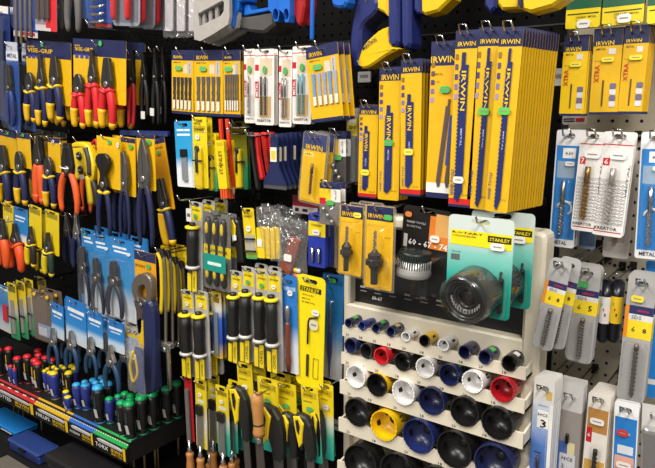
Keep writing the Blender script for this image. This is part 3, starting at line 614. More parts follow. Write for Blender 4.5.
# --- white and red drill packs
def wred(short, p, bits, bc, red=True, **k):
    def ex(t, Wd, H):
        for i in range(bits):
            x = (.5+(i-(bits-1)/2)*.22-.5)*Wd; MB().drill(x, -.005, -.36*H, -.88*H, .0024, bc, .45, 4).build('drill_bit', t)
    pack('drill_pack', short, 'drill pack', p, pat('e4dfd8'), [(.0, .08, 1, .09, RED), (.0, .2, .2, .28, RED), (.0, .42, .2, .64, RED), (.25, .12, .9, .34, 'd2bfa2'), (.22, .62, .85, .9, 'c3a270' if bits == 2 else 'c9c4bc')], [(.12, .915, .85, .965, 'KREATOR', '3a2f2c'), (.03, .44, .17, .62, 'METAL', WHT, 1)],
         [(.55, .27, GRN, .011, .016)], extra=ex, blister=(.24, .34, .9, .9, .011), slot=.035, **k)
wred('narrow white drill pack with red stripe, first of four white packs', PL(249.5, 49, 250, 123, 11, .2), 1, STEEL, stack=1)
wred('white drill pack with two bits and tan panel, second of four', PL(264.5, 49, 264.5, 125, 19, .21), 2, DSTEEL, stack=1)
wred('narrow white drill pack with long silver bits, third of four', PL(285.5, 50, 285, 127, 13, .2), 2, STEEL, stack=1)
wred('white drill pack with two turquoise bits, beside tilted jigsaw card', PL(302, 46, 301.5, 124, 19, .2), 2, M('5fa7b4', .35, .4), stack=1)
# --- second row: knives, pencils, scrapers
pack('knife_pack', 'blue and white card with a dark capped cutter, left end of second row', 'knife pack', PL(183, 121, 186.5, 187, 18, .2), G((0, 'e4e6e8'), (.28, 'dfe6ea'), (.45, '2f9fd6'), (1, '2a95d0')), [(.12, .12, .85, .15, 'e8eef2'), (.12, .19, .85, .22, 'e8eef2')], extra=lambda t, Wd, H: (MB().prism(rr(-.12*Wd, -.9*H, .14*Wd, -.52*H, .002), -.006, -.001, M('9aa0a4', .3, .4)).build('blade_tube', t), MB().prism(rr(-.14*Wd, -.54*H, .16*Wd, -.42*H, .002), -.008, -.001, BLK).build('cap', t)), stack=1, slot=.06)
def snapknife(t, Wd, H):
    MB().prism(rr(-.22*Wd, -.99*H, .2*Wd, -.4*H, .006), -.010, -.001, M('e4c410'), .003).build('knife_body', t)
    MB().tube([(-.02*Wd, -.012, -.42*H), (-.02*Wd, -.013, -.62*H), (-.02*Wd, -.012, -.75*H)], .0035, BLK, 8).build('slider', t)
    MB().lathe([(.008, 0), (.008, .003), (.004, .004)], (0, -.009, -.43*H), (0, -1, 0), M(BLK), 12).build('knob', t)
    MB().box(-.35*Wd, .35*Wd, -.0125, -.010, -.60*H, -.58*H, BLK).build('tie', t)
SW = [(.15, .13, .85, .2, 'STANLEY', '2a2812'), (.15, .07, .6, .1, 'METAL', '6a6214')]
pack('knife_pack', 'yellow card with a yellow and black snap-off knife', 'knife pack', PL(199, 117, 201.5, 190, 14.5, .21), pat('e3cb1a'), [(.1, .12, .9, .21, 'b79f16')], SW, [(.4, .27, WHT, .014, .012)], extra=snapknife, stack=1, slot=.05, cardv=.97, blister=(.12, .36, .9, .96, .016))
pack('knife_pack', 'slim yellow and green knife card beside the snap-off knife', 'knife pack', PL(211, 133, 213, 191, 10, .19), G((0, '1d8f66'), (.25, '49a86a'), (.5, 'd8c820'), (1, 'e0c81a')), [(.1, .12, .9, .2, 'b79f16')], SW, [(.4, .18, WHT, .01, .01)], extra=snapknife, stack=1, slot=.05)
def pencil(label, a, b, w, c):
    A, B = W(a[0], a[1], w), W(b[0], b[1], w); d = B-A; t = thing('carpenter_pencil', label, 'pencil', A, (0, math.atan2(-d.x, -d.z), 0), 'flat carpenter pencils'); L = d.length
    MB().prism(rr(-.004, -L*.86, .004, 0, .001), -.003, .003, M(c, .35)).build('shaft', t)
    MB().add([(-.004, -.003, -L*.86), (.004, -.003, -L*.86), (.004, .003, -L*.86), (-.004, .003, -L*.86), (0, 0, -L*.97)], [(0, 4, 1), (1, 4, 2), (2, 4, 3), (3, 4, 0)], 'd0a468').build('wood_tip', t)
    MB().lathe([(.0012, 0), (.0003, -.02)], (0, 0, -L*.955), (0, 0, 1), M('2a2a2a'), 6).build('lead', t)
pencil('red flat pencil hanging left of its twin by the scrapers', (220.5, 119), (225, 197), .225, 'd23a22')
pencil('red flat pencil slanting right behind yellow pencil packs', (227, 119), (234.5, 198), .215, 'd8401f')
for i, (tx, bx) in enumerate(((219, 223), (227.5, 229.5))):
    pack('pencil_pack', ['yellow sleeve of pencils leaning in front of the red pencils', 'yellow sleeve of pencils, right and slightly behind its neighbour'][i], 'pencil pack', PL(tx, 140, bx, 189, 8.5, .24-.03*i), pat('ecc90f'), [(.15, .05, .85, .12, 'c9a810'), (.2, .5, .8, .52, '7d6a10')], [(.3, .2, .7, .7, 'STANLEY', '6a5a10', 1)], slot=0, hk=False, th=.008, extra=lambda t, Wd, H: [MB().prism(rr((-.4+.28*k)*Wd, -1.2*H, (-.4+.28*k+.2)*Wd, -H*.98, .001), .001, .006, ORG).build('pencil_end', t) for k in range(3)])
pack('knife_pack', 'dim olive and green knife card hanging near the red scrapers', 'knife pack', PL(238, 121, 240.5, 189, 16, .14), G((0, '1c6e4e'), (.3, '2d7a4e'), (.55, '80801e'), (1, '7d7416')), [(.1, .1, .9, .2, '6b6214')], SW, extra=snapknife, stack=1, slot=.05)
def scraper(label, tx, ty, bx, by, wp, w, hc, bc, lab=None, narrow=False):
    p = PL(tx, ty, bx, by, wp, w); t = tool_on('scraper', label, 'scraper', p, 'paint scrapers'); Wd, H = p.W, p.H
    if narrow:
        MB().prism([(-.3*Wd, -.01*H), (-.1*Wd, 0), (.25*Wd, -.01*H), (.5*Wd, -.06*H), (.35*Wd, -.12*H), (.2*Wd, -.5*H), (.3*Wd, -.95*H), (.1*Wd, -H), (-.25*Wd, -.97*H), (-.3*Wd, -.5*H)], -.006, .006, M(hc, .35), .003).build('handle', t)
    else:
        MB().plate([[(-.13*Wd, 0), (.13*Wd, 0), (.17*Wd, -.05*H), (.15*Wd, -.45*H), (.22*Wd, -.62*H), (.46*Wd, -.86*H), (.5*Wd, -.92*H), (-.5*Wd, -.92*H), (-.46*Wd, -.86*H), (-.22*Wd, -.62*H), (-.15*Wd, -.45*H), (-.17*Wd, -.05*H)], [(.05*Wd*math.cos(q), -.05*H+.05*Wd*math.sin(q)) for q in [k*math.pi/4 for k in range(8)]]], -.0022, .0022, M(hc, .35)).build('handle', t)
        MB().prism([(-.49*Wd, -.9*H), (.49*Wd, -.9*H), (.5*Wd, -H), (-.5*Wd, -H)], -.0008, .0008, M(bc, .35, .6)).build('blade', t)
        if lab: 
            l = MB().prism(rr(-.15*Wd, -.5*H, .12*Wd, -.24*H, .001), -.0034, -.0024, 'e6e2d6').build('label', t)
            MB().quad(-.11*Wd, -.46*H, .07*Wd, -.3*H, -.0037, 'e0c73a').build('label_print', l)
    return t
for i, (a, b, x, y) in enumerate(((255, 132.5, 262, 180), (263.5, 132, 269, 174), (270.5, 131.5, 273, 170))):
    scraper(f'red scraper handle, {ORD[i+1]} from left on the scraper hook', a, b, x, y, 7, .25-.03*i, 'c8241f', BLK, narrow=True)
scraper('thin black scraper hanging in front of the red ones', 250.5, 132, 258, 190, 4.5, .262, '1a1818', BLK, narrow=True)
hook(W(264, 133, .15).x, W(264, 133, .15).z, .25, 'red scrapers')
lastx = None
for k in range(9):
    p0 = W(274.5, 134, .25); 
    t = scraper('navy putty knife with yellow and white label, front of its row' if k == 0 else f'navy putty knife, {ORD[k]} behind the front one', 274.5, 134, 275, 189, 23, .25, '1f2850', '6a6a6e', lab=k in (0, 1, 2, 4))
    t.location.y += k*.0135; t.location.x += k*.0022; t.location.z += k*.0006
hook(p0.x, p0.z-.006, .25, 'row of navy putty knives')
def onebit(t, Wd, H): MB().drill(.08*Wd, -.01, -.42*H, -.88*H, .0034, M('7a5b40', .4, .6), .3, 4).build('drill_bit', t)
pack('drill_pack', 'yellow drill blister with navy header hanging over the clear bags', 'drill pack', PL(316, 134, 310, 202, 23, .23), pat('e6b613'), [(0, 0, 1, .24, '3a4068'), (.05, .27, .5, .34, 'efd25a')], [(.12, .16, .85, .235, 'IRWIN', 'efc01c'), (.1, .28, .4, .32, '-10-', '6d5410')], extra=onebit, blister=(.06, .2, .94, .97, .018), shell=.005, stack=2, slot=.05, r=.004, loop=True, dx=.004)
def smallbits(t, Wd, H):
    for k in range(3): MB().lathe([(.002, -.5*H-.012*k), (.0045, -.5*H-.012*k-.003), (.0045, -.5*H-.012*k-.009), (.002, -.5*H-.012*k-.011)], ((-.2+.2*k)*Wd, -.008, -.06*H), (0, 0, 1), STEEL, 8).build('screw_bit', t)
for i, a in enumerate(((338, 131, 338, 188, 16, .2), (330, 183, 330, 225, 21, .27))):
    pack('bit_pack', ['small clear bit pack with yellow and white label above the arbor blister', 'small clear bit pack with red and green marked label, low in front'][i], 'bit pack', PL(*a), M('4c4846', .4) if i == 0 else M('75706c', .4), [(0, 0, 1, .14, NAVY), (0, .14, .55, .44, 'efc420'), (.55, .14, 1, .44, 'e4e0d8'), (.0, .36, .3, .5, RED)], [(.6, .18, .95, .38, 'abc 123', '5a564e', 1)], [(.55, .46, '46b34e', .018, .010)], extra=smallbits, blister=(.05, .52, .95, .98, .016), stack=1, loop=True, slot=.06)
# --- third row
def chisel(short, p, blade=True, sticker=GRN, **k):
    def ex(t, Wd, H):
        y = -.012
        MB().lathe([(.003, -.215*H), (.008, -.222*H), (.0085, -.25*H), (.0075, -.262*H)], (0, y, 0), (0, 0, 1), M(BLK, .35), 14).build('pommel', t)
        MB().lathe([(.006, -.25*H), (Wd*.38, -.258*H), (Wd*.41, -.275*H), (Wd*.34, -.285*H)], (0, y, 0), (0, 0, 1), M('e9cf18', .4), 16).build('collar', t)
        MB().lathe([(Wd*.29, -.28*H), (Wd*.33, -.4*H), (Wd*.29, -.6*H), (Wd*.33, -.68*H), (Wd*.28, -.7*H)], (0, y, 0), (0, 0, 1), M('1c1b1a', .45), 14).build('handle', t)
        MB().lathe([(Wd*.36, -.695*H), (Wd*.40, -.705*H), (Wd*.40, -.72*H), (Wd*.34, -.73*H)], (0, y, 0), (0, 0, 1), M('d5d2cc', .35, .3), 16).build('ferrule', t)
        if blade:
            b = MB().prism(rr(-.3*Wd, -1.0*H, .3*Wd, -.72*H, .001), y-.002, y+.002, M('77736f', .35, .7)).build('blade', t)
            q = MB(); q.prism(rr(-.34*Wd, -.99*H, -.06*Wd, -.79*H, .001), y-.0035, y-.002, 'e6cb18'); q.prism(rr(.04*Wd, -.99*H, .36*Wd, -.75*H, .001), y-.0035, y-.002, 'e6cb18'); q.text('CHISEL', .08*Wd, -.95*H, .3*Wd, -.8*H, y-.004, '4a4412', 1); q.build('blade_label', b)['kind'] = 'stuff'
    pack('chisel_pack', short, 'chisel', p, M('aaa7a3', .4), [(.1, .05, .9, .2, 'e2c91a')], [(.2, .075, .8, .1, 'STANLEY', '4a4412')], [(.5, .155, sticker, .012, .010)] if sticker else [], extra=ex, r=.008, slot=.03, th=.003, **k)
chisel('grey-carded chisel with green sticker hanging alone above the rasps', PL(196, 202, 196.5, 291, 13, .23), stack=2, dy=.042)
MB_TAG = W(189, 215, .26)
mb = MB(); mb.prism(rr(-.009, -.016, .009, .016, .002), -.001, .001, 'd8d5d0'); mb.box(-.005, .005, -.0015, -.001, -.004, .004, '55524e'); t = mb.build('price_tag', None, MB_TAG); tag(t, 'small white price tag beside the lone grey chisel card', 'price tag')
def drvset(t, Wd, H):
    for k in range(3):
        x = (-.28+.28*k)*Wd
        for a, nm in ((.2, 'tip'), (.78, 'tip')):
            MB().lathe([(.001, -(a-.1)*H), (.004, -(a-.06)*H), (.0055, -a*H), (.0045, -(a+.05)*H), (.001, -(a+.09)*H)], (x, -.008, 0), (0, 0, 1), M('e4c516', .35), 10).build('handle_inlay', t)
        MB().lathe([(.004, -.06*H), (.0085, -.1*H), (.009, -.32*H), (.006, -.4*H), (.003, -.42*H), (.003, -.6*H), (.006, -.62*H), (.009, -.68*H), (.009, -.9*H), (.004, -.95*H)], (x, -.002, 0), (0, 0, 1), M('2b2a29', .4), 10).build('screwdriver', t)
pack('screwdriver_set', 'grey clear set of three black and yellow screwdrivers with teal label', 'tool set', PL(216.5, 213, 217.5, 290, 27, .24), M('6b6967', .4), [(0, .42, 1, .56, 'e2c616')], [(.05, .45, .9, .53, 'SCREWDRIVER', '4a4412')], extra=lambda t, Wd, H: (drvset(t, Wd, H), MB().prism(rr(-.36*Wd, -.74*H, .46*Wd, -.52*H, .001), -.0135, -.0125, '158c7c').build('label', t), MB().prism(rr(-.2*Wd, -.66*H, .3*Wd, -.62*H, .001), -.0142, -.0136, 'd5e4dc').build('label_print', t)), blister=(.03, .06, .97, .98, .013), slot=.03, stack=1, dy=.02)
def utilknife(t, Wd, H):
    MB().prism([(-.45*Wd, -.04*H), (-.1*Wd, 0), (.35*Wd, -.1*H), (.5*Wd, -.5*H), (.45*Wd, -H), (-.1*Wd, -H), (-.2*Wd, -.6*H)], -.008, .008, M('1b1a19', .4), .004).build('body', t)
    MB().prism([(-.44*Wd, -.08*H), (-.1*Wd, -.04*H), (.15*Wd, -.2*H), (.0*Wd, -.45*H), (-.25*Wd, -.55*H)], -.011, -.007, M('e8c912', .4), .002).build('inlay', t)
p = PL(236, 217, 240, 262, 10, .22); t = tool_on('utility_knife', 'black and yellow utility knife hanging between set and yellow card', 'knife', p); utilknife(t, p.W, p.H)
MB().prism(rr(-.2*p.W, -.5*p.H, .2*p.W, -.38*p.H, .001), -.0125, -.0115, WHT).build('price_sticker', t); hook(p.T.x, p.T.z-.003, .22, 'black utility knife')
pack('blade_pack', 'yellow card of knife blades under a clear window and black ties', 'blade pack', PL(247.5, 208, 252, 259, 11.5, .22), G((0, '2f9a5a'), (.12, 'a9b83c'), (.2, 'e4c818'), (1, 'e4c818')), [(.15, .08, .9, .16, 'bfa614'), (.1, .52, .9, .86, 'b9b4a4')], SW, [(.5, .4, WHT, .014, .014)], extra=lambda t, Wd, H: [MB().box(-.52*Wd, .52*Wd, -.006, -.004, -v*H-.002, -v*H+.002, BLK).build('tie', t) for v in (.6, .84)], slot=.05, blister=(.1, .5, .9, .88, .008))
def bag(short, p, d, contents=None, label=None, hk=True, cat='bag', mat=None):
    t = tool_on('clear_bag', label or short, cat, p, 'clear plastic bags'); Wd, H = p.W, p.H; nx, nz = 12, 16; rnd = random.Random(len(short)); v = []; f = []
    for side in (-1, 1):
        for j in range(nz+1):
            for i in range(nx+1):
                u, q = i/nx, j/nz; e = math.sin(math.pi*u)**.6*math.sin(math.pi*min(1, q*1.0+.02))**.5 if 0 < j < nz and 0 < i < nx else 0
                v.append(((u-.5)*Wd*(1+.04*math.sin(q*9)), side*(d*e*(.75+(.9 if q < .42 else .22)*(rnd.random()-.4))+.0004), -q*H+rnd.uniform(-.002, .002)*(1 if 0 < j < nz else 2)))
    n = (nx+1)*(nz+1)
    for s in (0, 1):
        for j in range(nz):
            for i in range(nx):
                a = s*n+j*(nx+1)+i; q = (a, a+nx+1, a+nx+2, a+1); f.append(q if s == 0 else q[::-1])
    MB().add(v, f, mat or BAG, False).build('film', t)
    if contents: contents(t, Wd, H)
    if hk: hook(p.T.x, p.T.z-.01, p.w, short)
    return t
def yelcards(t, Wd, H):
    for k in range(4):
        x = (-.28+.17*k)*Wd; o = MB().prism(rr(x-.16*Wd, -.97*H, x+.14*Wd, -.38*H+.02*H*(k % 2), .002), -.003+.004*k-.004, -.002+.004*k-.004+.0015, 'ecca1a').build('card', t)
    MB().prism(rr(-.42*Wd, -.75*H, -.22*Wd, -.6*H, .004), -.0085, -.0075, WHT).build('price_sticker', t)
bag('clear bag of yellow cards in the middle row', PL(268, 208, 270, 260, 24, .22), .012, yelcards)
def brownstrip(t, Wd, H):
    MB().prism([(-.05*Wd, -.28*H), (.3*Wd, -.34*H), (-.05*Wd, -.98*H), (-.4*Wd, -.86*H)], -.006, .002, M('8a3d22', .5), .002).build('leather_strip', t)
    MB().prism(rr(-.2*Wd, -.72*H, .06*Wd, -.6*H, .003), -.011, -.010, WHT).build('price_sticker', t)
    for k in range(4): MB().lathe([(.001, 0), (.006, .002), (.006, .006), (.001, .008)], (.2*Wd+.008*(k % 2), -.004, -.85*H-.012*(k//2)), (0, -1, 0), M(['d8b030', 'c8c4bc', 'cf5a2a', 'd8b030'][k]), 8).build('small_part', t)
bag('clear bag holding a brown leather strip', PL(294, 219, 292, 277, 29, .23), .012, brownstrip)
bag('crinkled empty clear bag tops behind the yellow card bag', PL(281, 206, 281, 226, 40, .16), .016, None)
pack('blade_pack', 'red and white card tucked under the yellow drill blister', 'blade pack', PL(305, 196, 305, 214, 25, .18), pat('e0d8d4'), [(0, 0, 1, .6, 'a81f2c'), (.1, .7, .25, .9, BLK), (.4, .72, .6, .88, BLK)], slot=0, hk=True)
pack('nail_set_pack', 'bright blue case with yellow label and two steel punches', 'tool set', PL(317, 214, 316.5, 267, 17, .24), M('2438a0', .35), [(0, .14, 1, .42, 'e8cc1a'), (.2, .62, .42, .93, '1a2258'), (.58, .62, .8, .93, '1a2258')], [(.2, .18, .8, .24, 'STANLEY', '4a4412')], [(.5, .34, WHT, .02, .012)], extra=lambda t, Wd, H: [MB().lathe([(.003, -.64*H), (.003, -.82*H), (.001, -.92*H)], (x*Wd, -.004, 0), (0, 0, 1), CHROME, 8).build('punch', t) for x in (-.19, .19)], slot=.05, th=.012, stack=1, dy=.016)
pack('file_pack', 'slim brown-grey pack beside the blue punch case', 'blade pack', PL(331, 220, 331, 267, 11, .2), M('6b5e55', .5), [(.1, .45, .7, .62, 'c9c5bd'), (.8, 0, 1, 1, 'b0aaa2')], extra=lambda t, Wd, H: MB().prism(rr(-.1*Wd, -.97*H, .2*Wd, -.05*H, .001), -.004, -.001, M('9a8d80', .4, .5)).build('file', t), slot=.05)
# --- fourth row
for i, a in enumerate(((187.5, 290, 191, 376, 12, .23), (201, 291, 204.5, 378, 13, .24))):
    chisel(['grey-carded chisel, left of the pair under the screwdriver set', 'grey-carded chisel, right of the pair under the screwdriver set'][i], PL(*a), sticker=WHT, stack=1, dy=.042, dx=.003)
for i, (a, g) in enumerate((((216, 292, 218, 358, 10, .22), G((0, 'd9b21c'), (.25, '2a4aa8'), (.6, '3560c0'), (.75, 'd6d3c8'), (1, 'd9b81e'))), ((225, 292, 227, 360, 10, .11), G((0, 'c9ae2a'), (.25, '1f8f8c'), (.7, '1d8a8a'), (.85, '9a8a3a'), (1, 'b8951e'))))):
    pack('file_pack', ['blue and yellow slim file card between the chisel groups', 'teal and yellow slim file card between the chisel groups'][i], 'file pack', PL(*a), g, [(.2, .08, .8, .16, '8a7414')], [], [(.5, .92, GRN, .01, .008)], slot=.05, stack=1, dy=.011, dx=.002, extra=lambda t, Wd, H: MB().prism(rr(-.18*Wd, -.95*H, .18*Wd, -.3*H, .001), -.005, -.001, M('8f9aa0', .35, .5)).build('file', t))
for i, a in enumerate(((236.5, 271, 237, 361, 12.5, .24), (248.5, 267, 249, 361, 13, .25), (262, 270, 263.5, 366, 13.5, .255), (274, 271, 276.5, 371, 14, .265))):
    chisel(f'grey-carded chisel, {ORD[i+1]} of the four hanging in one row', PL(*a), sticker=[WHT, GRN, GRN, WHT][i], stack=0 if i == 3 else 1, dy=.042, dx=.002)
def brown_bit(t, Wd, H):
    MB().lathe([(.002, -.28*H), (.006, -.3*H), (.006, -.4*H), (.004, -.42*H), (.004, -.46*H)], (0, -.008, 0), (0, 0, 1), STEEL, 8).build('shank', t)
    MB().lathe([(.004, -.45*H), (.0065, -.48*H), (.0055, -.8*H), (.007, -.86*H), (.004, -.98*H)], (0, -.008, 0), (0, 0, 1), M('6e3320', .4), 10).build('handle', t)
pack('scriber_pack', 'blue and white card with a brown-handled scriber', 'scriber pack', PL(289, 277, 291, 373, 15.5, .255), G((0, 'd9dade'), (.3, 'c9d3de'), (.5, '2b78c4'), (1, '2a6fb8')), [(.1, .1, .9, .14, '8fb4d8')], [], [(.6, .16, WHT, .014, .012)], extra=brown_bit, stack=2, dy=.014)
def hexkey(t, Wd, H):
    MB().tube([(.28*Wd, -.004, -.345*H), (.0*Wd, -.004, -.37*H), (-.04*Wd, -.004, -.40*H), (-.05*Wd, -.004, -.6*H)], .0022, M('3a3733', .35, .5), 6).build('key', t)
    MB().prism(rr(-.1*Wd, -.9*H, -.02*Wd, -.7*H, .001), -.003, -.0008, M('3a3416', .5)).build('bar', t)
    q = [(.14*Wd, -.9*H), (.14*Wd, -.72*H), (.32*Wd, -.72*H), (.32*Wd, -.9*H), (.14*Wd, -.9*H)]; MB().tube([(x, -.001, z) for x, z in q], .0007, '8a7f14', 4).build('print_frame', t)
pack('hex_key_card', 'large plain bright yellow card with a bent black key', 'tool card', PL(311.5, 276, 309, 387, 28, .25), M('f0d80e', .4), [(.1, .1, .86, .145, '2b2812')], [(.16, .105, .8, .14, 'STANLEY', 'f0d80e'), (.18, .165, .6, .18, 'WOOD', '6a6010'), (.18, .2, .5, .212, 'METAL', '6a6010'), (.18, .23, .66, .242, 'BI-METAL', '6a6010')], [(.7, .31, WHT, .02, .012), (.65, .42, 'd8d2b0', .024, .024)], extra=hexkey, r=.012, slot=.05, loop=True)
pack('pencil_blade_card', 'blue card fading to white with a navy tool, left of cream rack', 'tool card', PL(333.5, 274, 331.5, 379, 21, .2), G((0, 'c6c8cc'), (.22, 'c8ccd2'), (.4, '5f94c4'), (.55, '2a78b8'), (1, '1f6aa8')), [(.06, .06, .94, .1, '1a5a90')], [], [(.5, .06, '3fae4a', .018, .010)], extra=lambda t, Wd, H: (MB().lathe([(.001, -.25*H), (.0025, -.3*H), (.0025, -.55*H)], (-.02*Wd, -.008, 0), (0, 0, 1), STEEL, 8).build('shaft', t), MB().lathe([(.003, -.5*H), (.0055, -.55*H), (.005, -.75*H), (.003, -.8*H), (.0012, -.97*H)], (-.02*Wd, -.008, 0), (0, 0, 1), M('27356e', .35), 10).build('handle', t)), blister=(.25, .22, .7, .97, .014))
# --- fifth row: files and rasps
def filetool(t, Wd, H, top, tip, hl=.085, wood=True):
    y = -.006
    MB().prism(rr(-.22*Wd, -tip*H, .22*Wd, -top*H, .001), y-.002, y+.002, M('8f8b86', .35, .6)).build('file', t)
    MB().lathe([(.003, -tip*H+.01), (.0045, -tip*H-.012), (.0065, -tip*H-.014), (.0065, -tip*H-.028)], (0, y, 0), (0, 0, 1), CHROME, 12).build('ferrule', t)
    z = -tip*H-.026
    MB().lathe([(.009, z), (.0115, z-.006), (.0095, z-.014), (.0105, z-.03), (.013, z-.06), (.0115, z-hl), (.004, z-hl-.008)], (0, y, 0), (0, 0, 1), M('b5793f', .45, 0, .2), 14).build('handle', t)
def filecard(short, a, g, **k):
    pack('file_pack', short, 'file', PL(*a), g, [(.12, .08, .88, .14, '8a7a14'), (.2, .3, .8, .34, 'cfd8d0')], [], [(.5, .22, WHT, .012, .010)], extra=lambda t, Wd, H: (filetool(t, Wd, H, .4, 1.0), MB().prism(rr(-.26*Wd, -.5*H, .26*Wd, -.36*H, .002), -.012, -.004, M('1a1918'), .001).build('clip', t)), slot=.05, **k)
YT = G((0, '178f7c'), (.3, '4aa890'), (.5, 'c9ccb8'), (.62, 'dfc51a'), (1, 'e3c91a'))
YW = G((0, 'd8c21c'), (.4, 'cfcabc'), (.65, 'dac21c'), (1, 'e3c91a'))
pack('file_pack', 'slim red-edged file sleeve, leftmost of the wooden-handled files', 'file', PL(187.5, 375, 191, 441, 7.5, .23), M('b01c24', .4), [(.3, .2, .7, .97, '5c5a58')], extra=lambda t, Wd, H: filetool(t, Wd, H, .2, 1.02), slot=.05)
filecard('yellow file card with black clip beside the red sleeve', (200.5, 379, 202, 448, 11, .24), YW, stack=1, dx=.003, dy=.042)
filecard('yellow and teal file card, second of the four file cards', (210, 382, 211, 454, 9.5, .16), YT)
filecard('yellow and teal file card, third and broadest of the four', (221.5, 386, 224.5, 455, 12.5, .25), YT, stack=1, dx=.003, dy=.042)
filecard('yellow and teal file card, last before the black rasps', (231.5, 386, 233.5, 452, 9.5, .23), YT)
def rasp(short, card, tool, sticker, flip=False, **k):
    p = PL(*card); q = PL(*tool)
    def ex(t, Wd, H):
        d = q.T-p.T; R = Matrix.Rotation(-p.roll, 3, 'Y'); o = R@d; Wq, Hq = q.W, q.H; x, z = o.x, o.z; y = -.014
        P = lambda a, b: (x+a*Wq, z-b*Hq)
        MB().prism([P(a, b) for a, b in ((-.42, .03), (-.15, 0), (.2, .04), (.42, .2), (.5, .45), (.48, .85), (.38, 1), (.05, 1), (.02, .8), (-.12, .55), (-.3, .3))], y-.006, y+.010, M('1d1c1b', .5), .004).build('handle', t)
        MB().prism([P(a, b) for a, b in ((-.44, .06), (-.12, .03), (.12, .18), (.02, .4), (-.05, .62), (-.2, .72), (-.34, .45))], y-.010, y-.004, M('e8c80f', .4), .002).build('grip_inlay', t)
        MB().prism([P(a, b) for a, b in ((-.28, .12), (-.14, .1), (-.06, .25), (-.14, .42), (-.24, .35))], y-.0115, y-.0095, M('1d1c1b', .5)).build('button', t)
        MB().prism([P(a, b) for a, b in ((.06, .95), (.42, .95), (.44, 1.9), (.1, 1.9))], y-.002, y+.002, M('6e6a67', .35, .7)).build('blade', t)
    pack('saw_pack', short, 'folding saw', p, YT, [(.1, .08, .9, .16, 'c0a614'), (.1, .2, .6, .22, 'a08a12')], [(.15, .09, .7, .15, 'STANLEY', '4a4412')], [(.5, .3, sticker, .018, .011)], extra=ex, slot=.04, **k)
rasp('yellow card with black pad-saw handle beside the wooden handle', (244, 363, 249, 441, 15, .25), (243, 385, 246, 437, 17, .25), WHT, stack=1, dy=.042, dx=.004)
rasp('broad yellow card with the largest black saw handle, right of wooden one', (267, 378, 271, 452, 20, .27), (273.5, 403, 275, 455, 25, .27), GRN, stack=1, dy=.042, dx=.004)
rasp('yellow card with black saw handle, third from the cream rack', (286, 383, 289, 457, 19, .25), (292.5, 411, 294, 454, 15, .25), GRN, stack=1, dy=.042, dx=.004)
rasp('yellow and teal card with black saw handle, second from cream rack', (309, 386, 314, 462, 17, .265), (307, 412, 310, 457, 18, .265), GRN, stack=1, dy=.042, dx=.004)
rasp('yellow and teal card with black saw handle, nearest the cream rack', (326, 384, 327, 459, 14, .245), (321.5, 408, 322, 453, 11, .245), 'c8c4d0')
p = PL(257, 393, 259, 436, 10.5, .315); t = tool_on('keyhole_saw', 'saw with a plain wooden handle hanging handle up between black saws', 'saw', p); Wd, H = p.W, p.H
MB().lathe([(.006, 0), (Wd*.42, -.004), (Wd*.46, -.2*H), (Wd*.38, -.55*H), (Wd*.36, -.78*H), (Wd*.44, -.9*H), (Wd*.4, -H)], (0, 0, 0), (0, 0, 1), M('bd8549', .45, 0, .2), 16).build('handle', t)
MB().lathe([(Wd*.375, -.7*H), (Wd*.385, -.72*H), (Wd*.375, -.74*H)], (0, 0, 0), (0, 0, 1), M('2a1d14'), 16).build('ring', t)
MB().lathe([(Wd*.3, -H), (Wd*.26, -H-.018)], (0, 0, 0), (0, 0, 1), CHROME, 12).build('ferrule', t)
MB().prism([(-.35*Wd, -H-.01), (.35*Wd, -H-.01), (.5*Wd, -2.2*H), (-.3*Wd, -2.2*H)], -.001, .001, M('6a625c', .35, .7)).build('blade', t); hook(p.T.x+.012, p.T.z+.002, .315, 'wooden-handled saw')
# --- long rail hooks that show between the rows
for i, (a, b, w, s) in enumerate(((184, 200, .25, 'grey chisel card row'), (252, 136, .27, 'thin black scraper'), (236, 128, .25, 'olive knife card'))):
    q = W(a, b, w); hook(q.x, q.z, w, s)
q = W(336.5, 425, .2); mb = MB(); mb.prism(rr(-.02, -.012, .02, .012, .003), -.002, .002, 'b5b2ac'); mb.box(-.014, .014, -.0025, -.002, -.003, .003, '6a6762'); mb.box(-.003, .003, .002, .2, -.003, .003, CHROME); tag(mb.build('price_holder', None, q), 'grey plastic price holder beside the left edge of cream rack', 'price holder')
q = W(364.5, 77, .03); mb = MB(); mb.prism(rr(-.017, -.012, .017, .012, .002), -.002, .002, 'cfcdc9'); mb.box(-.011, .011, -.0026, -.002, -.002, .005, '8f8c88'); mb.box(-.003, .003, .002, .03, -.003, .003, CHROME); tag(mb.build('price_holder', None, q), 'white price tag on the black panel under the saw handle', 'price holder')
q = W(559, 77, .03); mb = MB(); mb.prism(rr(-.012, -.016, .012, .016, .002), -.002, .002, 'cfcdc9'); mb.box(-.008, .008, -.0026, -.002, -.002, .005, '8f8c88'); mb.box(-.003, .003, .002, .03, -.003, .003, CHROME); tag(mb.build('price_holder', None, q), 'white price tag right of the thick blade card stack', 'price holder')

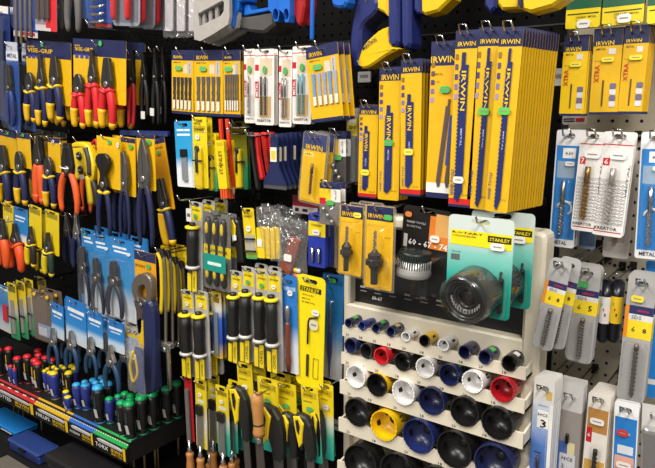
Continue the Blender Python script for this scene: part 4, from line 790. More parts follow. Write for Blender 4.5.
# ================================================================ SAWS ALONG THE TOP
def shape(o, pts, w0, w1, m, name, t, wref, bev=0., holes=()):
    """outline in photo pixels set on the plane wref; real thickness w0..w1 out from the wall"""
    f = lambda l: [((lambda q: (q.x-o.x, q.z-o.z))(W(a, b, wref))) for a, b in l]
    if holes: mb = MB().plate([f(pts)]+[f(h) for h in holes], -w1-o.y, -w0-o.y, m)
    else: mb = MB().prism(f(pts), -w1-o.y, -w0-o.y, m, bev)
    return mb.build(name, t)
def zp(l, x0, y0, s): return [(x0+a/s, y0+b/s) for a, b in l]
S = lambda l: [tuple(q) for q in cr([(a, b, 0) for a, b in l], 3)]
def smooth(l): return [(q[0], q[1]) for q in S(l)]
wr = .16; o = W(395, -30, wr); t = thing('hand_saw', 'large navy and yellow saw handle hanging over the blade cards', 'saw', o)
NB = M('212b66', .35); YB = M('e3b90f', .35)
shape(o, zp(smooth([(140, -60), (100, 130), (88, 260), (100, 350), (118, 378), (165, 372), (140, 330), (150, 230), (160, 140), (235, 62), (225, -60)]), 340, 0, 5.458), .13, .185, NB, 'grip', t, wr, .005)
shape(o, zp([(225, -60), (228, 55), (265, 75), (298, 105), (305, -60)], 340, 0, 5.458), .14, .18, YB, 'shoulder', t, wr, .004)
g_ = shape(o, zp(smooth([(305, 148), (240, 178), (165, 250), (140, 310), (128, 350), (150, 376), (200, 366), (290, 305), (358, 272), (330, 258), (310, 230), (303, 190)]), 340, 0, 5.458), .14, .185, YB, 'lower_guard', t, wr, .004)
q = [W(340+a/5.458, b/5.458, wr) for a, b in ((165, 283), (240, 232))]
mb = MB(); v, f = TX['MARATHON']; A, B = q; d = (B-A); n = Vector((-d.z, 0, d.x)).normalized()*.010
mb.add([((A+d*a+n*b).x-o.x, -.1865-o.y, (A+d*a+n*b).z-o.z) for a, b in v], f, '2a2a40'); mb.build('lettering', g_)['kind'] = 'stuff'
for k, (a, b, c) in enumerate(((300, 360, 262), (356, 412, 270))):
    shape(o, zp([(a, -60), (b, -60), (b, c-30), (b-12, c-4), (a+18, c), (a, c-26)], 340, 0, 5.458), .135, .19-.01*k, NB, 'blade_guard', t, wr, .006)
shape(o, [(356, -12), (414, -12), (414, -120), (395, -200), (360, -200)], .155, .158, STEEL, 'blade', t, wr)
hook(W(388, 10, .1).x, W(388, 10, .1).z, .17, 'large navy and yellow saw')
for i, (yl, nv) in enumerate((([(466, -60), (466, 75), (490, 88), (560, 70), (634, 0), (640, -60)], [(432, -60), (430, 60), (450, 86), (475, 82), (466, -60)]), ([(878, -60), (880, 30), (905, 62), (1000, 55), (1010, -60)], [(820, -60), (815, 40), (845, 80), (880, 50), (878, -60)]), ([(1010, -60), (1015, 60), (1060, 78), (1180, 45), (1260, -10), (1260, -60)], [(985, -60), (1000, 40), (1016, 58), (1010, -60)]))):
    x0 = 340+yl[0][0]/5.458; o = W(x0, -30, .15+.035*i); ww = .15+.035*i
    t = thing('hand_saw', ['yellow and navy saw tip right of the large saw handle', 'navy-edged yellow saw tip above the thick blade stack', 'yellow saw handle tip above the stack, nearest the beige panel'][i], 'saw', o)
    shape(o, zp(yl, 340, 0, 5.458), ww-.02, ww+.02, YB, 'handle', t, ww, .005); shape(o, zp(nv, 340, 0, 5.458), ww-.022, ww+.024, NB, 'grip', t, ww, .005)
    shape(o, zp([(yl[0][0], -50), (yl[-1][0], -50), (yl[-1][0], -700), (yl[0][0], -700)], 340, 0, 5.458), ww-.002, ww+.001, STEEL, 'blade', t, ww)
# --- grey and blue saw frames
GF = M('a5a09a', .4); o = W(220, -10, .22); t = thing('mitre_saw', 'pale grey plastic saw frame with open slots at the top', 'saw', o)
OUT = zp([(-5, -190), (-10, 150), (-5, 238), (30, 248), (110, 205), (195, 150), (204, 100), (200, -190)], 200, 0, 5.955)
shape(o, OUT, .226, .235, GF, 'frame', t, .22, holes=[zp([(18, 80), (165, 5), (172, 20), (170, 70), (150, 100), (25, 160)], 200, 0, 5.955)])
for k in range(3): shape(o, zp([(30+38*k, 75-18*k), (48+38*k, 66-18*k), (50+38*k, 150-22*k), (32+38*k, 158-22*k)], 200, 0, 5.955), .2245, .23, M('8f8a86', .4), 'slat', t, .22, .001)
shape(o, zp([(25, 70), (165, -5), (168, 12), (26, 88)], 200, 0, 5.955), .226, .238, GF, 'cross_bar', t, .22, .002)
for k in (1, 2):
    c = copy_tree(t); c.location.y +=   .028*k; c.location.x += .001*k; c.location.z -= .004*k; c['label'] = ['', 'grey saw frame directly behind the front pale frame', 'grey saw frame furthest back at the top'][k]; c['group'] = 'grey saw frames'
t['group'] = 'grey saw frames'
o = W(240, -10, .2); t = thing('hacksaw', 'blue saw handle beside the pale grey frame', 'saw', o); BB = M('1c67c6', .35)
shape(o, zp([(205, -190), (203, 155), (212, 172), (225, 165), (232, 100), (250, 60), (258, 20), (300, 8), (330, -190)], 200, 0, 5.955), .18, .215, BB, 'handle', t, .2, .004)
shape(o, zp([(262, 25), (280, 20), (300, 60), (420, 40), (430, 60), (260, 95)], 200, 0, 5.955), .17, .2, BB, 'crossbar', t, .2, .003)
shape(o, zp([(232, 110), (240, 98), (300, 95), (440, 70), (440, 150), (380, 195), (300, 190), (236, 172)], 200, 0, 5.955), .12, .2, M('4a4746', .6), 'sleeve', t, .2, .006)
for k, (a, b, c) in enumerate(((425, 490, 130), (490, 552, 135))):
    o = W(200+a/5.955, -10, .2+.02*k); t = thing('hacksaw', ['blue loop handle, left of two beside the red handle', 'blue loop handle, right of two beside the red handle'][k], 'saw', o)
    H = [((a+b)/2+10+16*math.cos(q), 88+35*math.sin(q)) for q in [j*math.pi/5 for j in range(10)]]
    shape(o, zp([(a-5, -190), (a, 60), (a+22, 80), (a+35, c), (b-8, c), (b, 90), (b+4, -190)], 200, 0, 5.955), .19+.02*k, .21+.02*k, BB, 'handle', t, .2+.02*k, 0, [zp(H, 200, 0, 5.955)])
for k in range(2):
    o = W(200+(555+k*45)/5.955, -10, .21-.03*k); t = thing('hacksaw', ['red handle tip hanging beside the blue loops', 'red handle tip behind, nearest the blue rod'][k], 'saw', o); a = 555+48*k
    shape(o, zp([(a, -190), (a+2, 60), (a+25, 140), (a+45, 155), (a+58, 130), (a+75, 40), (a+78, -190)], 200, 0, 5.955), .2-.03*k, .215-.03*k, M('a81c1c', .4), 'handle', t, .21-.03*k, .004)
o = W(312.5, -10, .24); t = tag(MB().tube([(0, 0, .16), (0, 0, -.02), (W(312, 38, .24).x-o.x, 0, W(312, 38, .24).z-o.z), (W(312, 40, .24).x-o.x, 0, W(312, 40, .24).z-o.z)], [.0045, .0045, .0045, .003], BB, 10).build('blue_rod', None, o), 'thin bright blue rod end hanging above the tilted jigsaw card', 'rod')
o = W(343, -8, .2); t = thing('coping_saw', 'rounded bright blue tool end at the top beside the large saw', 'saw', o); shape(o, [(335, -45), (335, 3), (337, 7), (342, 9), (348, 8), (351, 3), (351, -45)], .185, .215, BB, 'handle', t, .2, .005); shape(o, [(338, -90), (347, -90), (346, -43), (339, -43)], .195, .205, CHROME, 'rod', t, .2)

for i, (a, b, w, sh) in enumerate(((218, -26, .22, 'the pale grey saw frames'), (238, -26, .19, 'the blue saw handle by the grey frames'), (276, -24, .22, 'the two blue loop handles'), (299, -24, .2, 'the red saw handles'), (312.5, -30, .23, 'the thin blue rod'), (343, -42, .2, 'the rounded blue saw end'))):
    q = W(a, b, w); hook(q.x, q.z, w, sh)
# ================================================================ LEFT SIDE : PLIERS AND SHEARS
def loc(p, px, py):
    o = Matrix.Rotation(-p.roll, 3, 'Y')@(W(px, py, p.w)-p.T); return o.x, o.z
def pp(t, p, tx, ty, bx, by, wp, **k):
    q = PL(tx, ty, bx, by, wp, p.w); x, z = loc(p, tx, ty); pliers(t, x, z, q.W, q.H, **k)
def carded(name, short, card, tools, base=None, hdr=NAVY, hv=.22, prints=(), texts=(), stick=(), cat='pliers', **k):
    p = PL(*card)
    def ex(t, Wd, H):
        for a, kw in tools: pp(t, p, *a, **kw)
    return pack(name, short, cat, p, base or pat(YEL), ([(0, 0, 1, hv, hdr)] if hdr else [])+list(prints), texts, stick, extra=ex, **k)
def loose(name, label, a, group=None, cat='pliers', yaw=0., hk=True, **k):
    p = PL(*a); t = tool_on(name, label, cat, p, group, yaw); pliers(t, 0, 0, p.W, p.H, y=0, **k)
    if hk: hook(p.T.x, p.T.z-.012, p.w, label)
    return t
# --- top row, cut off by the upper edge of the picture
pack('wrench_set', 'dark blue blister with white cap at the far left edge', 'tool pack', PL(2, 6, 4, 121, 15, .2), M('1c2f6e', .35), [(.1, 0, .9, .06, WHT)], blister=(.1, .08, .9, .97, .015), extra=lambda t, Wd, H: MB().prism(rr(-.2*Wd, -.9*H, .2*Wd, -.2*H, .004), -.01, -.002, M('16244f', .3), .002).build('tool', t), stack=1)
def bars(t, Wd, H):
    for k in range(4): MB().lathe([(.0035, 0), (.0045, -.1), (.004, -.2-.012*(3-k)), (.0015, -.205-.012*(3-k))], ((-.3+.2*k)*Wd, -.006, -.02), (0, 0, 1), M('9a8f80', .35, .7), 8).build('wrench', t)
pack('wrench_set', 'blue card of thin steel wrenches with red and white foot', 'tool pack', PL(24, -44, 25.5, 37, 25, .23), M('2a4ba2', .35), [(.0, .93, 1, 1, 'cfc8c4'), (.3, .94, .9, .985, 'c03a30')], extra=bars, blister=(.06, .02, .94, .9, .014))
pack('tool_blister', 'clear blister with red side strip beside the steel wrenches', 'tool pack', PL(45, -48, 46, 31, 22, .25), M('a08f98', .4), [(.72, 0, 1, 1, 'd02a30'), (.0, .92, .72, 1, 'c8c0c0'), (.5, .86, .9, .96, 'd02a30')], extra=lambda t, Wd, H: [MB().prism(rr(x*Wd, -.85*H, (x+.16)*Wd, -.05*H, .003), -.010, -.002, M('4a3f40', .4), .002).build('tool', t) for x in (-.38, -.12, .08)], blister=(.05, .02, .7, .9, .016))
for i, a in enumerate(((66, -52, 66.5, 31, 13, .22), (81, -54, 81, 34, 17, .24))):
    carded('snips_card', ['grey-handled snips on a blue card, left of two at the top', 'grey-handled snips on a blue card, right of two at the top'][i], (a[0]-4+6*i, -50, a[0]-4+6*i, 18, 18, a[5]-.02), [((a[0]-2, -52, a[2], a[3], a[4]), dict(jaw='snip', hc='615e5c', collar='d8481f', hr=.17, y=-.018))], base=pat('1f5cae'), hdr=None, prints=[(.1, .8, .4, .86, 'd8b020')], hk=False)
def sockets(t, Wd, H):
    for k in range(5): MB().tube([(-.3*Wd, -.008, -(.5+.1*k)*H), (-.15*Wd, -.016, -(.53+.1*k)*H), (.15*Wd, -.016, -(.53+.1*k)*H), (.3*Wd, -.008, -(.5+.1*k)*H)], .004, CHROME, 8).build('key', t)
pack('key_set', 'clear blister of silver keys on a blue card with red foot', 'tool pack', PL(99, -48, 100, 28, 25, .24), M('20489c', .35), [(.0, .93, 1, 1, '3a3c55'), (.3, .95, .95, .985, 'c0302a')], extra=sockets, blister=(.05, .3, .75, .92, .024))
def reds(t, Wd, H):
    for x in (-.3, .2): MB().tube([(x*Wd, -.01, -.1*H), (x*Wd*1.02, -.012, -.6*H), (x*Wd*1.05, -.012, -.88*H), (x*Wd*1.05, -.011, -.93*H)], [.007, .0085, .008, .004], M('d5262c', .35), 10).build('handle', t)
pack('snips_blister', 'clear blister showing two red handles at the top', 'tool pack', PL(126, -52, 126, 26, 28, .27), M('8d93a0', .3), [(.06, .04, .94, .95, '6e7078')], extra=reds, blister=(.03, .02, .97, .98, .028), stack=2, dy=.045, r=.012)
bag('bright crinkled clear bags hanging at the top', PL(181, -50, 181, 37, 37, .2), .022, lambda t, Wd, H: [MB().prism(rr((-.4+.28*k)*Wd, -.93*H, (-.18+.28*k)*Wd, -.05*H, .004), -.006+.006*k, -.003+.006*k, M('c9c2c4', .3)).build('liner', t) for k in range(3)])
q = W(158, 35, .1); hook(q.x, q.z, .3, 'the red-handled blister packs')
# --- carded plier sets
HP = [(0, 0, 0, 0)]
carded('plier_set', 'navy-topped yellow card with three navy and yellow pliers', (47.5, 41, 49, 103, 45, .22),
       [((33.5, 66, 35.5, 123, 14), dict(jaw='cutter', tip=.45, collar='e6c21a', hr=.155, sp=.75)), ((44.5, 55, 48.5, 127.5, 14), dict(jaw='long', tip=.35, collar='e6c21a', hr=.155, sp=.75)), ((58.5, 56, 62, 122.5, 18), dict(jaw='combi', tip=.4, collar='e6c21a', hr=.15, sp=.8))],
       texts=[(.04, .13, .62, .2, 'VISE-GRIP', 'e9b91a'), (.04, .09, .2, .12, 'IRWIN', 'e9b91a')], prints=[(.04+.1*k, .24, .11+.1*k, .3, '3a4488') for k in range(4)], stick=[(.4, .06, '3fae4a', .014, .014)], stack=1, dy=.06, slot=.09, hv=.27)
carded('plier_set', 'navy-topped yellow card with three red and yellow insulated pliers', (98.5, 39.5, 99, 102, 53, .23),
       [((82.5, 67, 84, 128.5, 17), dict(jaw='cutter', hc='cf2128', tip=.42, collar='d8262c', hr=.16, sp=.78)), ((96.5, 50, 98, 128.5, 17), dict(jaw='long', hc='cf2128', tip=.32, collar='d8262c', hr=.16, sp=.78)), ((111.5, 58, 115, 130, 20), dict(jaw='combi', hc='cf2128', tip=.36, collar='d8262c', hr=.155, sp=.8))],
       texts=[(.04, .14, .4, .2, 'VISE-GRIP', 'e9b91a'), (.04, .1, .14, .13, 'IRWIN', 'e9b91a')], prints=[(.04+.1*k, .25, .11+.1*k, .32, '3a4488') for k in range(4)], stick=[(.55, .06, '3fae4a', .014, .014)], stack=1, dy=.06, slot=.09, hv=.27)
p_ = PL(11.5, 42, 14.5, 131, 12, .24)
def bluep(t, Wd, H): pliers(t, 0, -.25*H, Wd*.8, H*.7, jaw='combi', hc='1c3474', hr=.2, y=-.012)
pack('plier_blister', 'blue blister with white header and blue pliers at left', 'pliers', p_, M('31559c', .35), [(.0, .1, 1, .2, 'd5d6da'), (.05, .0, .95, .1, 'b9bcc8')], [(.1, .12, .9, .18, 'METAL', '2a3a78')], extra=bluep, stack=1, dy=.05, blister=(.05, .2, .95, .98, .028))
for i, (a, tagxy) in enumerate((((133, 50, 131, 128, 9, .2), None), ((143, 52, 145, 118, 11, .18), (145, 115)), ((155, 48, 156, 126, 10, .18), (155, 112)), ((163, 47, 163, 126, 10, .16), (162.5, 110)))):
    t = loose('cable_cutter', ['black-handled cutter just right of the insulated pliers', 'short black cutter with bent brass-coloured tip', 'long black cutter with white tag, left of two', 'long black cutter with white tag, beside the jigsaw cards'][i], a, 'black cutters', cat='cutter', jaw='long', jm=BLACKOX, hc='151414' if i else 'b0202a', hr=.17, sp=.8)
    if tagxy:
        q = W(*tagxy, a[5]+.012); q = q-t.location; MB().prism(rr(q.x-.008, q.z-.01, q.x+.008, q.z+.01, .002), q.y-.003, q.y-.002, 'd6d3cc').build('price_tag', t)
# --- third row
ST = [(.55, .06, '3fae4a', .012, .01)]
carded('plier_card', 'carded pliers with navy and yellow handles, far left of third row', (7.5, 131, 9, 168, 17, .22), [((6, 145, 10.5, 205, 17), dict(jaw='combi', tip=.5, collar='e6c21a', hr=.15, sp=.8))], stick=ST, hv=.16, slot=.06, stack=1, dy=.12)
carded('plier_card', 'carded cutters with navy and yellow handles, second in third row', (23, 133, 25, 168, 13, .26), [((22.5, 144, 26.5, 205, 14), dict(jaw='cutter', tip=.4, collar='e6c21a', hr=.15, sp=.8))], stick=ST, hv=.16, slot=.06, stack=1, dy=.12)
loose('insulated_pliers', 'slim pliers with straight orange handles', (37.5, 136, 40, 204.5, 14, .25), 'orange pliers', jaw='long', hc='dd5a24', hr=.21, sp=.8, tip=.2, tipc='d85020', straight=True)
loose('insulated_pliers', 'second slim orange-handled pliers hanging just behind the first', (41, 137, 44, 203, 12, .19), 'orange pliers', jaw='long', hc='d2521f', hr=.21, sp=.8, straight=True)
carded('plier_card', 'carded cutters with navy and yellow handles beside open orange pliers', (53.5, 138, 55, 172, 12, .24), [((52, 150, 54, 207.5, 15), dict(jaw='cutter', tip=.4, collar='e6c21a', hr=.15, sp=.8))], stick=[(.5, .1, WHT, .014, .01)], hv=.14, slot=.06)
t = loose('tower_pincers', 'black-jawed pincers with spread orange handles and white tie', (67, 143, 69.5, 214, 22, .31), 'orange pliers', jaw='combi', jm=BLACKOX, hc='df5a22', hr=.105, sp=1.1)
MB().tube([(-.02, -.012, -.066), (-.005, -.016, -.067), (.01, -.016, -.067), (.022, -.012, -.066)], .002, WHT, 6).build('cable_tie', t)
loose('insulated_pliers', 'orange-handled pliers half hidden behind the yellow stripper', (84, 150, 87, 213, 13, .17), 'orange pliers', jaw='combi', hc='c94d1f', hr=.15)
# yellow wire stripper
wr = .25; o = W(80, 138, wr); t = thing('wire_stripper', 'yellow wire stripper with black grips and two round dials', 'stripper', o)
shape(o, smooth([(72, 146), (78, 142), (88, 143), (93, 150), (97, 166), (96, 178), (92, 183), (88, 172), (84, 178), (78, 179), (74, 168)]), wr-.012, wr+.012, M('e6c513', .4), 'body', t, wr, .004)
for (a, b) in ((79.5, 156), (81, 170)):
    q = W(a, b, wr+.012)-o; d = MB().lathe([(.0115, 0), (.0115, .004), (.008, .006)], q, (0, -1, 0), M('23272b', .35), 16).build('dial', t); MB().box(q.x-.008, q.x+.008, q.y-.0068, q.y-.006, q.z-.0012, q.z+.0012, 'd8d8d8').build('dial_mark', d)
def strip(pts, r, c, nm, w=wr):
    P = [W(a, b, w)-o for a, b in pts]; MB().tube(cr(P, 4), r, M(c, .45), 10).build(nm, t)
strip([(86, 148), (89, 160), (90, 175)], .008, '3c3836', 'jaw', wr+.012)
strip([(74, 177), (76, 190), (79, 207)], .011, '24211f', 'handle'); strip([(92, 178), (96, 190), (98, 206)], .011, '24211f', 'handle'); strip([(88, 176), (89.5, 190), (91, 204)], .009, 'e2c312', 'handle', wr+.01)
strip([(92, 144), (96, 140), (97, 150)], .004, 'c8242a', 'release'); q = W(82, 177, wr+.014)-o; MB().prism(rr(q.x-.01, q.z-.006, q.x+.01, q.z+.006, .002), q.y-.001, q.y, WHT).build('price_sticker', t); hook(o.x, o.z-.01, wr, 'the yellow wire stripper')
carded('nipper_card', 'yellow card with black end nippers on long navy handles', (108, 137, 109, 188, 23, .26), [((107.5, 153, 111, 237, 20), dict(jaw='nipper', jm=BLACKOX, hc='1d2449', hr=.1, sp=.85, collar='e6c21a'))], hdr='e6b70f', stick=[(.6, .09, '3fae4a', .014, .011), (.95, .12, WHT, .01, .014)], slot=.04, stack=1, dy=.05, cat='nippers')
for i, (c, tl) in enumerate((((128, 138, 129, 196, 14, .24), (128, 151, 130.5, 239, 16)), ((145, 134, 147, 190, 18, .25), (147, 138, 150, 247, 23)))):
    carded('snips_card', ['grey-bladed tin snips with slim navy handles', 'largest grey-bladed tin snips with navy handles'][i], c, [(tl, dict(jaw='snip', jm=M('6f6a66', .35, .7), hc='1d2449', hr=.1, sp=.85))], hdr=NAVY, hv=.08, stick=[(.75, .14, '3fae4a', .016, .012)], slot=.03, stack=1-i, dy=.05, cat='snips')
carded('locking_plier_card', 'orange-yellow card leaning right with a navy and yellow locking handle', (157, 138, 168, 210, 14, .2), [((164, 178, 170, 246, 17), dict(jaw='combi', tip=.75, hc='1d2449', hr=.2, sp=.6, collar='e6c21a'))], base=pat('dfa012'), hdr=NAVY, hv=.08, slot=.03, texts=[(.3, .12, .8, .15, 'IRWIN', '7a5c10')], stick=[(.5, .2, '3fae4a', .014, .01)])
mb = MB(); a, b = W(121, 133, .19), W(169, 136, .19); mb.prism(rr(0, -.006, b.x-a.x, .008, .004), -.004, .004, M('20306c', .3)); tag(mb.build('header_rail', None, a), 'navy header strip running above the tin snips', 'rail')
# --- fourth row
YB2 = dict(jaw='long', hc='20201e', tip=.7, tipc='e0c010', collar='e6c40f', hr=.16, sp=.78)
loose('insulated_pliers', 'orange-handled pliers cut off by the left edge, fourth row', (1.5, 219, 3, 267, 13, .30), 'orange pliers', jaw='combi', hc='e0561f', hr=.2, sp=.8)
carded('plier_card', 'yellow-carded pliers with yellow collar, first in the fourth row', (8, 204, 8.5, 242, 10, .24), [((7.5, 222, 8.5, 263, 12), YB2)], base=pat('e2c616'), hdr=None, prints=[(.1, .06, .9, .2, '9a8812')], stick=[(.5, .35, WHT, .012, .01)], slot=.04)
carded('plier_card', 'blue-carded pliers with bright orange handles', (20.5, 208, 22, 242, 14, .25), [((18.5, 223, 22, 270, 17), dict(jaw='long', hc='df4f20', hr=.18, sp=.95, collar='e8641f'))], base=G((0, 'dfe4e8'), (.15, 'd8dfe6'), (.25, '2a86c8'), (1, '2878c0')), hdr=None, prints=[(.1, .25, .8, .3, 'e6ecf0'), (.1, .36, .7, .4, 'e6ecf0')], slot=.05)
carded('plier_card', 'yellow-carded pliers right of the blue card', (35, 206, 35.5, 246, 12, .26), [((34.5, 226, 36, 266, 12), YB2)], base=pat('e2c616'), hdr=None, prints=[(.1, .06, .9, .2, '9a8812')], slot=.05)
carded('plier_card', 'slim yellow-carded pliers with dark grips, mid fourth row', (43, 211, 44, 250, 8, .18), [((42.5, 228, 45, 272, 10), YB2)], base=pat('dcc216'), hdr=None, slot=.05)
carded('plier_card', 'yellow-carded pliers with green-tinged grips, under the orange pincers', (52, 211, 52.5, 254, 13, .25), [((52, 232, 54.5, 276, 13), dict(jaw='long', hc='22382e', tip=.7, tipc='d8c01a', collar='e6c40f', hr=.16, sp=.78))], base=pat('e2c616'), hdr=None, prints=[(.1, .06, .9, .18, '9a8812')], slot=.05)
for i, a in enumerate(((66, 212, 69, 264, 11, .2), (76, 213, 78, 270, 13, .22))):
    loose('mini_pliers', ['dark navy pliers left of the blue stripper cards', 'dark navy pliers touching the blue stripper cards'][i], a, 'navy pliers', jaw='long', jm=STEEL, hc='1d2449', hr=.16)
for i, (c, tl) in enumerate((((87.5, 229, 91, 306, 13, .24), (86.5, 246, 89.5, 304, 13)), ((101, 234, 106, 315, 17, .26), (99.5, 257, 103.5, 313, 15)), ((121, 239, 124, 320, 25, .28), (117.5, 260, 122, 317, 20)))):
    q = PL(*c)
    carded('stripper_card', f'blue card with black-handled wire stripper, {ORD[i+1]} of three', c, [(tl, dict(jaw='strip', jm=DSTEEL, hc='23263a', hr=.105, sp=1.05))], base=G((0, 'c9ccd0'), (.2, 'c4ccd4'), (.42, '3f8fc8'), (1, '2478bc')), hdr=None, prints=[(.15, .1, .7, .125, 'dfe8ee'), (.2, .15, .85, .175, 'dfe8ee')], stick=[(.35, .06, '3fae4a', .012, .01)] if i == 0 else [(.8, .165, WHT, .014, .008)], slot=.04, cat='stripper', stack=1, dy=.045, blister=(.06, .22, .94, .98, .026))
    t = None
# --- fifth row
pack('tool_card', 'pale blue card with red tool at the left edge, fifth row', 'tool pack', PL(4, 286, 7, 332, 14, .22), G((0, 'cfc9c4'), (.3, '9fb4cc'), (.6, '2f78b8'), (1, '5a94c4')), [(.15, .05, .8, .1, 'e0e6ea')], extra=lambda t, Wd, H: MB().prism(rr(-.1*Wd, -.75*H, .2*Wd, -.4*H, .002), -.006, -.001, 'c0262a').build('tool', t))
for i, a in enumerate(((11, 283, 16, 339, 8.5, .26), (20, 281, 24.5, 338, 8.5, .25), (28, 279, 31.5, 335, 8.5, .24))):
    pack('knife_pack', f'slim yellow, clear and green blade card, {ORD[i+1]} of three at lower left', 'knife pack', PL(*a), G((0, '1f7f52'), (.3, '3f8f5a'), (.5, 'b5b0a4'), (.7, 'd8be1a'), (1, 'dcc216')), [(.1, .05, .9, .16, '6f6414')], [], [(.5, .32, 'c8282a' if i == 0 else WHT, .01, .01)], extra=lambda t, Wd, H: (MB().prism(rr(-.15*Wd, -.9*H, .15*Wd, -.3*H, .001), -.005, -.001, M('a8a49c', .35, .5)).build('blade', t), MB().box(-.4*Wd, .4*Wd, -.007, -.005, -.62*H, -.59*H, BLK).build('tie', t)), slot=.05)
pack('knife_pack', 'small yellow card behind the brown clear pack', 'knife pack', PL(41, 277, 42, 291, 8, .16), pat('dcc216'), [(.1, .2, .9, .6, '6f6414')], slot=.1)
pack('tool_blister', 'brownish clear pack with pale blue label at lower left', 'tool pack', PL(41.5, 291, 46, 342, 21, .25), M('6f5f52', .5), [(.2, .66, .85, .9, '8fa2c0'), (.2, .72, .6, .88, 'c9ccd2')], extra=lambda t, Wd, H: [MB().lathe([(.002, 0), (.008, .001), (.007, .006), (.002, .008)], (x*Wd, -.002, -.09*H), (0, -1, 0), M('d8b52a'), 10).build('yellow_stud', t) for x in (-.3, .3)], blister=(.04, .04, .96, .96, .018), slot=.04, stack=1, dy=.03)
for i, (c, tl) in enumerate((((57, 304, 58, 338, 12, .26), (56.5, 327, 55, 363, 12)), ((75.5, 300, 76.5, 344, 20, .265), (75, 330, 74, 368, 15)), ((94.5, 312, 95.5, 346, 15, .275), (94.5, 336, 94.5, 374, 14)), ((115, 321, 116.5, 352, 16, .285), (114.5, 344, 114, 388, 18)))):
    carded('mini_plier_card', f'mini pliers with blue handles on blue card, {ORD[i+1]} from left', c, [(tl, dict(jaw='long', jm=STEEL, hc='22405f', hr=.11, sp=1.1))], base=G((0, 'c9ced2'), (.25, 'b9cfe0'), (.4, '2a84cc'), (1, '2272bc')), hdr=None, prints=[(.1, .22, .9, .3, 'e6ebee'), (.2, .36, .8, .4, 'd0dbe4')], slot=.07, stack=1, dy=.045, sw=.016)
pack('tool_card', 'pale grey card with yellow stripe beside the blue mini pliers', 'tool pack', PL(132.5, 322, 134, 360, 17, .27), M('c4beb2', .5), [(.05, .32, .95, .4, 'd8b92a'), (.05, .42, .95, .8, '9aa6bc')], [(.2, .2, .8, .32, '20', '6a6358')], stack=0, slot=.07)
bag('clear sleeve with a curved yellow tool at the driver rack', PL(134.5, 341, 137, 393, 17, .33), .007, lambda t, Wd, H: (MB().tube(cr([(-.1*Wd, 0, -.2*H), (-.32*Wd, 0, -.5*H), (-.2*Wd, 0, -.8*H), (.1*Wd, 0, -.6*H), (0, 0, -.25*H)], 5), .004, M('dcb91a'), 8).build('yellow_wire', t), MB().prism(rr(0, -.97*H, .4*Wd, -.1*H, .003), -.001, .002, '33457a').build('liner', t)), hk=False)
def lockjaw(t, Wd, H):
    p = LW; o = p.T; wq = p.w+.012
    def pt(l): return [loc(p, a, b) for a, b in l]
    def pr(l, y0, y1, m, nm, bev=.002): return MB().prism(pt(l), y0, y1, m, bev).build(nm, t)
    GJ = M('756a60', .4, .5)
    pr(smooth([(141, 300), (137.5, 290), (138, 280), (143, 273.5), (150, 272), (156, 277), (158, 288), (156.5, 299), (153, 305), (150, 303), (152, 292), (150, 284), (145, 286), (143.5, 293), (145, 300)]), -.02, -.004, GJ, 'jaw', .003)
    pr(smooth([(139, 299), (145, 296), (151, 300), (152, 307), (148, 312), (147, 330), (143, 331), (142, 312)]), -.018, -.006, M('5f564e', .4, .5), 'jaw')
    h = pr(smooth([(149, 301), (156, 299), (160, 310), (161, 345), (160, 385), (156, 391), (152, 388), (150, 345)]), -.024, -.002, M('1f2850', .45), 'handle', .006)
    pr(smooth([(142, 318), (147, 316), (149, 330), (151, 343), (147, 350), (143, 345), (144, 334)]), -.018, -.004, M('dcb412', .45), 'lever', .003)
    pr(smooth([(143, 345), (147, 349), (150, 389), (146, 391), (143, 380)]), -.016, -.004, M('1f2850', .45), 'grip', .003)
    x, z = loc(p, 147, 303); MB().lathe([(.006, 0), (.006, .003), (.003, .004)], (x, -.019, z), (0, -1, 0), STEEL, 10).build('pivot', t)
LW = PL(144.5, 252, 147, 318, 21, .28)
pack('locking_wrench_card', 'orange card with heavy grey locking jaws and long navy handle', 'locking pliers', LW, pat('dd9c16'), [(0, 0, 1, .14, '23284e')], [(.05, .2, .5, .24, 'IRWIN', '7a5c10')], [(.7, .2, '3fae4a', .016, .012)], extra=lockjaw, slot=.05)
def clamp(i, a, lab):
    p = PL(*a); t = tool_on('bar_clamp', lab, 'clamp', p, 'yellow and steel clamps'); Wd, H = p.W, p.H
    MB().tube(cr([(-.1*Wd, 0, -.02*H), (.25*Wd, 0, -.1*H), (.3*Wd, 0, -.5*H), (.2*Wd, 0, -H)], 5), .0042, M('a39a88', .3, .8), 8).build('rail', t)
    MB().tube(cr([(-.3*Wd, -.006, -.03*H), (.05*Wd, -.006, -.12*H), (.1*Wd, -.006, -.4*H), (-.05*Wd, -.006, -.62*H)], 5), .0048, M('ddbd14', .4), 8).build('grip', t)
    MB().lathe([(.003, -.004), (.009, 0), (.009, .012), (.005, .016)], (.2*Wd-.01, 0, -H+.004), (1, 0, 0), CHROME, 10).build('screw_end', t)
    MB().prism([(-.5*Wd, 0), (.1*Wd, .004), (.3*Wd, -.06*H), (-.2*Wd, -.1*H)], -.005, .005, M('1d1c1c', .4), .002).build('jaw', t)
for i, a in enumerate(((162, 250, 164, 350, 9, .27), (168, 252, 171, 346, 9, .25), (175, 258, 177, 345, 9, .22), (181, 262, 183, 350, 9, .2))):
    clamp(i, a, f'steel and yellow bar clamp, {ORD[i+1]} from left beside the chisels'); q = W(a[0], a[1], a[5]); hook(q.x, q.z-.004, a[5], f'{ORD[i+1]} bar clamp beside the chisels')
for i, a in enumerate(((167.5, 246, 168.5, 263, 14, .2), (181, 245, 181.5, 266, 11, .19))):
    pack('tool_card', ['small yellow card with red spot above the bar clamps', 'small yellow card with red spot beside the lone chisel'][i], 'tool card', PL(*a), pat('e2c012'), [(.15, .1, .85, .3, 'b89a12')], [], [(.6, .75, 'd03a5a', .008, .008)], slot=.1, hk=False)
